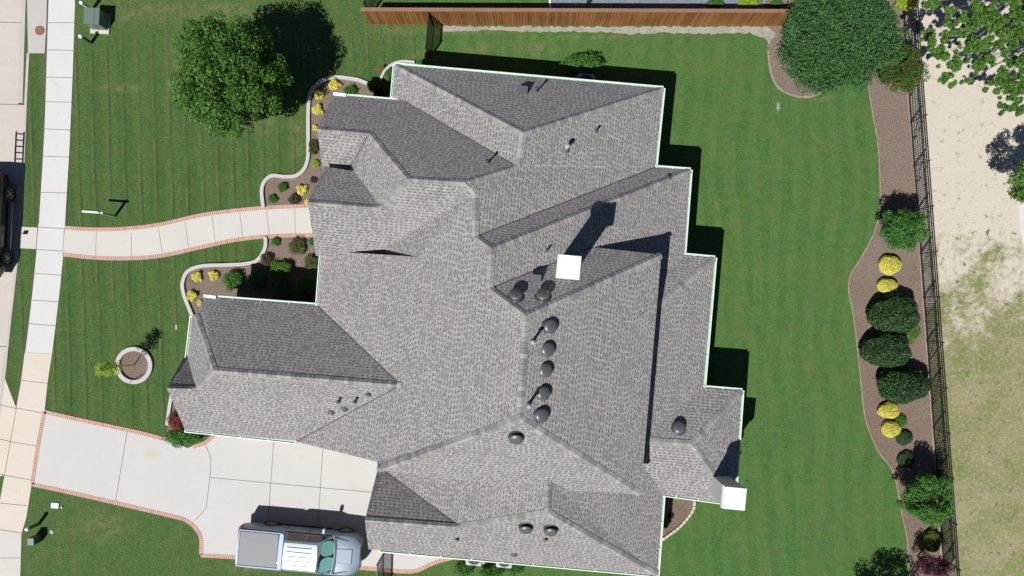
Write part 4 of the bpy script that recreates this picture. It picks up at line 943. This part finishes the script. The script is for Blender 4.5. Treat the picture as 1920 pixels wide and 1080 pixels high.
# ------------------------------------------------------------ foliage
def leaf_mesh(name, pts, size, mat, up=0.55, outd=None, aspect=0.55):
    """many small leaf-shaped quads, each folded a little; uv.x, uv.y are random per leaf"""
    n = len(pts); nr = rng.normal(size=(n, 3)); nr[:, 2] = np.abs(nr[:, 2]) * (1 + up * 2)
    if outd is not None: nr += outd * 1.1
    nr /= np.linalg.norm(nr, axis=1)[:, None]
    t = rng.normal(size=(n, 3)); t -= (t * nr).sum(1)[:, None] * nr; t /= np.linalg.norm(t, axis=1)[:, None]
    b = np.cross(nr, t); s = size * rng.uniform(.6, 1.25, n)[:, None]
    vv = np.stack([pts - t * s * .5, pts + b * s * aspect * .5 + nr * s * .08, pts + t * s * .5, pts - b * s * aspect * .5 + nr * s * .08], 1).reshape(-1, 3)
    me = bpy.data.meshes.new(name); me.vertices.add(4 * n); me.vertices.foreach_set("co", vv.astype(np.float32).ravel())
    me.loops.add(4 * n); me.loops.foreach_set("vertex_index", np.arange(4 * n, dtype=np.int32))
    me.polygons.add(n); me.polygons.foreach_set("loop_start", np.arange(0, 4 * n, 4, dtype=np.int32)); me.polygons.foreach_set("loop_total", np.full(n, 4, dtype=np.int32))
    u = np.repeat(rng.uniform(0, 1, (n, 2)), 4, 0); ul = me.uv_layers.new(name="UVMap"); ul.data.foreach_set("uv", u.astype(np.float32).ravel())
    me.materials.append(mat); me.update(); me.validate(); return me
def clump_points(clumps, n):
    """points in shells of spherical clumps, denser near each clump's surface"""
    cl = np.array(clumps); wts = cl[:, 3] ** 2; k = rng.choice(len(cl), n, p=wts / wts.sum())
    d = rng.normal(size=(n, 3)); d /= np.linalg.norm(d, axis=1)[:, None]
    r_ = cl[k, 3] * rng.uniform(.35, 1.0, n) ** .6
    return cl[k, :3] + d * r_[:, None], d
def crown_clumps(rx, ry, rz, cz, n, cr, hollow=.55, rough=.14):
    out = []
    ph = rng.uniform(0, 6.28, 4)
    for i in range(n):
        d = rng.normal(size=3); d /= np.linalg.norm(d)
        a = math.atan2(d[1], d[0]); wob = 1 + rough * math.sin(3 * a + ph[0]) + rough * .7 * math.sin(5 * a + ph[1]) + rough * .5 * math.sin(8 * a + ph[2])
        q = rng.uniform(hollow, 1) ** .7
        out.append((d[0] * (rx - cr * .7) * q * wob, d[1] * (ry - cr * .7) * q * wob, cz + d[2] * (rz - cr * .7) * q, cr * rng.uniform(.6, 1.25)))
    return out
def limbs(root, hgt, spread, tr, nl, mat, top=.75, name="trunk"):
    m_ = MB(); fork = hgt * .35; m_.tube((0, 0, -.05), (0.03, 0.02, fork), tr, tr * .75, 10)
    for k in range(nl):
        a = k * 2.399 + rng.uniform(-.3, .3); rr = spread * rng.uniform(.35, .8); z = hgt * rng.uniform(.6, top)
        p1 = Vector((rr * .4 * math.cos(a), rr * .4 * math.sin(a), fork + (z - fork) * .55)); p2 = Vector((rr * math.cos(a), rr * math.sin(a), z))
        m_.tube((0.03, 0.02, fork * .9), p1, tr * .5, tr * .33, 7); m_.tube(p1, p2, tr * .33, tr * .12, 6)
        for j in range(2):
            a2 = a + rng.uniform(-1, 1); m_.tube(p1.lerp(p2, .5), p1.lerp(p2, .5) + Vector((math.cos(a2), math.sin(a2), .5)) * rr * .35, tr * .16, tr * .05, 5)
    return m_.build(name, mat, root, True)
def tree(u, v, hgt, rx, ry, rz, cz, mat, n, cr, size, lab, nclump, cat="tree", name="tree", hollow=.5, bark='bark', tr=.14, rough=.14, group=None, ev=None, up=.55):
    p = P(u, v, cz) ; root = empty(name, lab, cat, (p.x, p.y, 0), 0, group)
    limbs(root, hgt, min(rx, ry), tr, 7, M[bark])
    cl = crown_clumps(rx, ry, rz, cz, nclump, cr, hollow, rough); pts, d = clump_points(cl, n)
    ni = n // 5; di = rng.normal(size=(ni, 3)); di /= np.linalg.norm(di, axis=1)[:, None]; ri = (rng.uniform(0, 1, ni) ** .5 * .86)[:, None]
    pts = np.vstack([pts, di * ri * np.array([rx, ry, rz]) * np.array([1, 1, .6]) + np.array([0, 0, cz - rz * .15])]); d = np.vstack([d, di])
    pts[:, 2] = np.maximum(pts[:, 2], .25)
    o = bpy.data.objects.new("crown", leaf_mesh("crown", pts, size, mat, up, d)); C.objects.link(o); o.parent = root
    return root
tree(430, 139, 5.0, 2.62, 2.8, 2.3, 3.8, L['tree'], 46000, .40, .12, "large round dark green tree in the front lawn casting a wide shadow", 300, name="shade_tree", tr=.16, rough=.05)
tree(1571, 68, 4.4, 2.85, 2.85, 2.0, 2.5, L['evergreen'], 80000, .38, .10, "large dense blue green tree over the right end of the wooden fence", 620, name="shade_tree", hollow=.42, rough=.06, up=1.0)
tree(1697, 431, 3.2, 1.25, 1.05, .95, 1.9, L['mid'], 13000, .25, .09, "loose leafy small tree by the iron fence above the yellow bushes", 90, name="small_tree", tr=.07)
tree(1741, 936, 3.2, 1.32, 1.30, .95, 1.9, L['mid'], 14000, .26, .09, "loose leafy small tree by the iron fence near the bottom right", 90, name="small_tree", tr=.07)
tree(1690, 133, 3.0, 1.18, 1.20, .9, 1.7, L['redflower'], 8000, .28, .085, "green small tree with red blossom tips by the iron fence", 55, name="flowering_tree", tr=.06)
tree(1750, 1062, 2.4, .85, .62, .8, 1.4, L['plum'], 4200, .2, .07, "purple leaved small tree at the bottom edge by the iron fence", 40, name="plum_tree", tr=.05)
# trees just past the bottom edge, whose shadows reach the lawn
tree(1680, 1268, 6.0, 1.75, 1.5, 1.5, 4.5, L['tree'], 9000, .35, .11, "dark green tree just below the bottom edge right of the lawn", 60, name="shade_tree")
# tall open tree on the far right: clusters on visible grey branches
tp = P(1985, 95, 0); root = empty("tall_tree", "tall open tree with pale branches over the dry field at the top right", "tree", (tp.x + .3, tp.y, 0))
cls = []; tips = []; mbt = MB(); base = Vector((0, 0, 0)); mbt.tube(base, (0, 0, 3.2), .24, .17, 12)
for u, v, z, r_ in [(1745, 4, 5.6, .45), (1762, 75, 6.0, .5), (1785, 105, 6.2, .55), (1800, 60, 5.8, .5), (1775, 140, 5.6, .38), (1740, 60, 5.4, .3), (1820, 90, 6.4, .5), (1845, 15, 6.6, .6), (1865, 45, 6.8, .6), (1895, 20, 7.0, .6), (1880, 80, 6.6, .55), (1855, 105, 6.2, .45),
                    (1910, 70, 6.8, .6), (1905, 120, 6.3, .5), (1875, 150, 5.9, .45), (1895, 170, 5.8, .45), (1920, 160, 6.0, .5), (1835, 125, 5.7, .3), (1885, 200, 5.4, .35), (1910, 205, 5.4, .35), (1780, 20, 6.0, .25), (1830, 40, 6.5, .45), (1930, 40, 7.2, .7), (1950, 110, 6.8, .7), (1960, 20, 7.4, .8), (1990, 80, 7.2, .9), (2010, 150, 6.5, .8), (1815, 150, 5.5, .22), (1970, 200, 6.0, .6)]:
    q = P(u, v, z) - Vector((tp.x + .3, tp.y, 0))
    for k in range(13):
        e = Vector(rng.normal(size=3)) * r_ * .52; cls.append((q.x + e.x, q.y + e.y, q.z + e.z * .5, r_ * rng.uniform(.16, .36)))
    tips.append((q, r_))
hubs = []
for a_, ln, z in [(2.6, 3.0, 4.6), (2.9, 4.6, 4.9), (3.3, 3.4, 4.7), (3.75, 3.2, 4.5), (1.9, 3.0, 5.0), (3.1, 1.6, 5.2), (4.3, 3.0, 4.6)]:
    h = Vector((math.cos(a_) * ln, math.sin(a_) * ln, z)); pr = Vector((0, 0, 2.4)); hubs.append(h)
    for k in range(1, 6):
        t = k / 5; q = Vector((0, 0, 2.4)).lerp(h, t) + Vector((math.sin(t * 5 + a_) * .25 * (1 - t), math.cos(t * 6) * .25 * (1 - t), math.sin(t * 3.1) * .5)); mbt.tube(pr, q, .10 * (1.15 - t * .8), .10 * (1 - t * .8), 8); pr = q
for q, r_ in tips:
    h = min(hubs, key=lambda h_: (h_ - q).length); pr = h
    for k in range(1, 5):
        t = k / 4; p_ = h.lerp(q, t) + Vector(rng.normal(size=3)) * .10 * (1 - t); mbt.tube(pr, p_, .035 * (1.1 - t * .7), .035 * (.9 - t * .7), 6)
        p2_ = p_ + Vector(rng.normal(size=3)) * r_ * .5; mbt.tube(p_, p2_, .012, .005, 5); pr = p_
mbt.build("trunk", M['palebark'], root, True)
pts, d = clump_points(cls, 36000); o = bpy.data.objects.new("crown", leaf_mesh("crown", pts, .125, L['bright'], .5)); C.objects.link(o); o.parent = root
p = P(1968, 345, 4.2); pb = P(2010, 400, 0); root = empty("field_tree", "bright green tree at the right edge over the dry field", "tree", pb); limbs(root, 4.4, 1.6, .12, 9, M['palebark'])
pts, d = clump_points(crown_clumps(1.55, 1.5, 1.1, 4.0, 34, .34, .4), 6500); pts[:, 0] += p.x - pb.x; pts[:, 1] += p.y - pb.y; o = bpy.data.objects.new("crown", leaf_mesh("crown", pts, .12, L['bright'], .5, d)); C.objects.link(o); o.parent = root
# young leaning tree in its ring
p = P(252, 684); root = empty("young_tree", "young thin tree with sparse bright leaves in the concrete ring", "tree", p)
mb = MB(); top = P(196, 690, 2.9) - p; mb.tube((0, 0, 0), (0, .02, 1.3), .025, .02, 8); mb.tube((0, .02, 1.3), (-.02, 0, 2.9), .02, .008, 7)
cl = []
for k in range(16):
    z = 1.3 + k * .10; a = k * 2.4; r_ = .45 - abs(z - 1.9) * .25
    q = Vector((math.cos(a) * r_, math.sin(a) * r_ * .8, z + .15)); mb.tube((0, 0, z), q, .009, .004, 5); cl.append((q.x * .8, q.y * .8, q.z, .17)); cl.append((q.x * .35, q.y * .35, q.z + .12, .14))
cl += [(0, 0, 2.9, .1), (0, 0, 2.75, .14)]
mb.build("trunk", M['palebark'], root, True)
pts, d = clump_points(cl, 1100); o = bpy.data.objects.new("crown", leaf_mesh("crown", pts, .075, L['lime'], .8)); C.objects.link(o); o.parent = root
mb = MB(); a = P(245, 718); b = P(272, 700); 
for k in range(6):
    t0, t1 = k / 6, (k + 1) / 6; f_ = lambda t: (a - p).lerp(b - p, t) + Vector((0, .05 * math.sin(t * 5), .16)); mb.tube(f_(t0), f_(t1), .012, n=6)
o = mb.build("drip_hose", M['plastic']); o.location = p; tag(o, "thin black drip hose lying across the concrete tree ring", "hose")

# bushes: a mesh per kind and shape, shared by copies
proto = {}
def bush_me(kind, style):
    k = (kind, style)
    if k in proto: return proto[k]
    if style == 'ball':      # clipped, tight surface of leaves over a solid core with painted-in shade
        n = 9500; d = rng.normal(size=(n, 3)); d[:, 2] = np.abs(d[:, 2]) * .9 - .15; d /= np.linalg.norm(d, axis=1)[:, None]
        a = np.arctan2(d[:, 1], d[:, 0]); wob = 1 + .05 * np.sin(3 * a + 1) + .025 * np.sin(7 * a) + .03 * np.sin(5 * d[:, 2] * 2 + 4 * a) ; pts = d * (rng.uniform(.86, 1.0, n) * wob)[:, None]
        pts[:, 2] = (pts[:, 2] * .62 + .42) / 1.04; me = leaf_mesh("foliage", pts, .085, L[kind], .4, d * .9)
    elif style == 'tuft':
        cl = crown_clumps(1.0, 1.0, .55, .6, 44, .30, .3, .05); pts, d = clump_points(cl, 1500); pts[:, 2] = np.clip(pts[:, 2], .05, 2); me = leaf_mesh("foliage", pts, .20, L[kind], .5, d)
    else:
        cl = crown_clumps(1.0, 1.0, .55, .55, 60, .28, .35, .05); pts, d = clump_points(cl, 3400); pts[:, 2] = np.clip(pts[:, 2], .04, 2); me = leaf_mesh("foliage", pts, .13, L[kind], .4, d)
    proto[k] = me; return me
cor = MB(); cor.lathe((0, 0, 0), [(.5, .02), (.74, .25), (.76, .45), (.62, .68), (.35, .80), (.1, .84)], 20); core_me = cor.build("bush_core", M['shadecore'], None, True).data  # near-black core paints the shade in the gaps between leaves
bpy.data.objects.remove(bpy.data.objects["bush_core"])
stm = MB()
for k in range(5): stm.tube((0, 0, 0), (.35 * math.cos(k * 1.26), .35 * math.sin(k * 1.26), .5), .035, .015, 6)
stem_me = stm.build("stems_or_core", M['bark'], None).data; bpy.data.objects.remove(bpy.data.objects["stems_or_core"])
def bush(u, v, ru, kind, lab, style='loose', rv=None, hr=.95, name="bush", group=None, z0=0.0):
    rv = rv or ru; h = ru / 38 * hr * 1.0; zc = h * .5
    k = (H - zc) / F; p = P(u, v, zc)
    root = empty(name, lab, "bush", (p.x, p.y, z0), 0, group)
    rot = random.uniform(-.3, .3) if rv != ru else random.uniform(0, 6.28)
    parts = [("foliage", bush_me(kind, style))] + ([("stems_or_core", core_me)] if style == 'ball' else [("stems_or_core", stem_me)])
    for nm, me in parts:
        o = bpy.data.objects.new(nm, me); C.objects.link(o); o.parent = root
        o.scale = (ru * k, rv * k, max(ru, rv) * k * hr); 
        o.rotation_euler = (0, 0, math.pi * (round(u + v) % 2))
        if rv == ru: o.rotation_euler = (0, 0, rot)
    return root
GY = "golden yellow bushes"; GD = "dark clipped round bushes"
for a in [
    (627, 159, 13, 'yellow', "yellow bush just inside the curved top of the northern bed edging", 'tuft', None, .9, GY), (598, 178, 11, 'yellow', "greenish yellow bush below the top curve of the northern bed edging", 'tuft', None, .9, GY),
    (595, 206, 12, 'yellow', "bright yellow bush against the straight part of the northern bed edging", 'tuft', None, .9, GY), (591, 240, 7, 'yellow', "small yellow tuft at the left rake of the roof", 'tuft', None, .9, GY),
    (656, 171, 15, 'mid', "rounded green bush right of the topmost yellow bush", 'loose', 12, .9, None), (588, 277, 10, 'olive', "olive brown upright bush against the bed edging", 'loose', 16, .9, None),
    (592, 307, 9, 'lime', "small yellow green bush where the northern edging bends", 'loose', None, .8, None), (588, 338, 8, 'maroon', "dark red low plant at the roof edge above the yellow bush", 'tuft', None, .7, None),
    (530, 351, 11, 'mid', "upper of two small green bushes in the lobe of the northern bed", 'loose', None, .9, None), (566, 356, 12, 'yellow', "bright yellow bush between the green bushes and the roof edge", 'tuft', None, .9, GY),
    (511, 373, 10, 'mid', "lower left small green bush beside the walkway", 'loose', None, .9, None), (552, 374, 12, 'bronze', "dark bronze bush beside the walkway", 'loose', None, .8, None), (576, 378, 6, 'yellow', "tiny yellow tuft where the walkway meets the roof", 'tuft', None, .7, GY),
    (517, 453, 10, 'mid', "small green bush just below the walkway", 'loose', None, .9, None), (557, 462, 18, 'olive', "wide olive green bush below the walkway", 'loose', None, .8, None), (586, 453, 9, 'mid', "green bush tucked under the porch roof edge", 'loose', None, .8, None),
    (501, 486, 14, 'bronze', "bronze bush where the southern edging starts to curve", 'loose', None, .8, None), (583, 491, 15, 'olive', "dark olive bush beside the porch gutter", 'loose', None, .85, None), (525, 507, 23, 'bright', "bright green bush standing in front of the shaded bed", 'loose', None, .95, None),
    (437, 525, 22, 'mid', "large mid green bush right of the two yellow bushes", 'loose', None, .9, None), (369, 519, 11.5, 'yellow', "left yellow bush inside the southern bed corner", 'tuft', None, .9, GY), (401, 517, 11, 'yellow', "right yellow bush inside the southern bed corner", 'tuft', None, .9, GY),
    (360, 554, 11.5, 'yellow', "yellow bush low on the left edge of the southern bed", 'tuft', None, .9, GY), (375, 568, 7, 'yellow', "little yellow tuft beside the garage wing rake", 'tuft', None, .8, GY),
    (480, 527, 22, 'mid', "shaded green bush left of the bright green one", 'loose', None, .9, None), (572, 540, 24, 'mid', "green bush deep in the shade of the porch corner", 'loose', None, .9, None), (530, 548, 20, 'mid', "green bush in the shade against the garage wing gutter", 'loose', None, .8, None),
    (331, 790, 16, 'rose', "bush with dark red flowers at the corner of the driveway", 'loose', 20, .8, None), (344, 820, 42, 'mid', "spreading green bush spilling onto the driveway", 'loose', 19, .45, None),
    (733, 141, 13, 'mid', "bright green bush at the north-west house corner", 'loose', 16, .9, None), (702, 160, 17, 'mid', "dark green bush at the end of the northern edging", 'loose', 14, .8, None), (790, 119, 10, 'mid', "small green bush at the foot of the upper iron gate", 'loose', 8, .8, None), (728, 170, 14, 'mid', "dark bush against the wall in the roof corner", 'loose', 12, .8, None),
    (1257, 967, 7, 'maroon', "small dark red plant in the back bed", 'tuft', None, .8, None), (1245, 984, 10, 'mid', "green plant against the gutter in the back bed", 'loose', None, .8, None), (1270, 934, 9, 'lime', "lime green plant at the top of the back bed", 'tuft', 5, .8, None),
    (1669, 497, 21, 'yellow', "yellow clipped bush just under the upper small tree", 'ball', 18, 1.1, GY), (1664, 536, 19, 'yellow', "yellow bush half shaded above the dark clipped bushes", 'ball', 14, 1.1, GY),
    (1709, 622, 14, 'bright', "light green bush squeezed between the two upper dark clipped bushes", 'loose', 24, .5, None),
    (1678, 589, 47, 'ball', "topmost of the three large dark clipped bushes", 'ball', 37, 1.25, GD), (1663, 656, 46, 'ball', "middle one of the three large dark clipped bushes", 'ball', 34, 1.25, GD), (1695, 723, 49, 'ball', "lowest of the three large dark clipped bushes", 'ball', 33, 1.25, GD),
    (1667, 770, 20, 'yellow', "upper of the two yellow bushes below the dark clipped bushes", 'ball', 15, 1.0, GY), (1690, 789, 13, 'mid', "small green bush between the two lower yellow bushes and the fence", 'loose', None, .8, None), (1671, 805, 18, 'yellow', "lower of the two yellow bushes below the dark clipped bushes", 'ball', 15, 1.0, GY),
    (1695, 821, 16, 'ball', "small dark bush right below the lowest yellow bushes", 'ball', 14, .85, GD), (1699, 862, 16, 'ball', "small dark bush alone above the lower small tree", 'ball', 15, .85, GD), (1746, 1015, 17, 'twotone', "yellow green rounded bush under the lower small tree", 'ball', 20, 1.0, None),
    (1759, 889, 7, 'bright', "little bright tuft in the shade against the iron fence", 'loose', None, 1.0, None), (1659, 96, 17, 'yellow', "yellow bush at the right side of the dense blue green tree", 'tuft', 12, 2.6, GY),
    (1341, 7, 19, 'mid', "green bush behind the wooden fence in the blue gravel", 'loose', 10, .8, None), (1405, 5, 25, 'lime', "lime green bush behind the wooden fence in the blue gravel", 'loose', 13, .8, None), (1455, 8, 14, 'mid', "green bush behind the wooden fence beside the dense tree", 'loose', 10, .8, None),
    (1700, 4, 26, 'lime', "lime green bush at the top edge by the iron fence", 'loose', 18, .8, None), (870, 1068, 22, 'mid', "left green bush below the south gutter", 'loose', 16, .8, None), (921, 1074, 26, 'mid', "middle green bush below the south gutter", 'loose', 15, .8, None), (966, 1066, 20, 'mid', "right green bush below the south gutter", 'loose', 13, .8, None),
    (1092, 118, 44, 'mid', "long clipped green hedge bush beside the air conditioner", 'loose', 19, .8, None),
]:
    bush(*a[:4], a[4], a[5], a[6], a[7], group=a[8])
# the single red blossom by the corner
p = P(714, 136); mb = MB(); mb.tube((0, 0, 0), (0, 0, .55), .012, .008, 6); root = empty("flower", "single red flower on a stem at the north-west bed", "flower", p)
mb.build("stem", L['mid'], root); pts = rng.normal(size=(60, 3)) * .045 + np.array([0, 0, .6]); o = bpy.data.objects.new("blossom", leaf_mesh("blossom", pts, .07, L['redbud'])); C.objects.link(o); o.parent = root
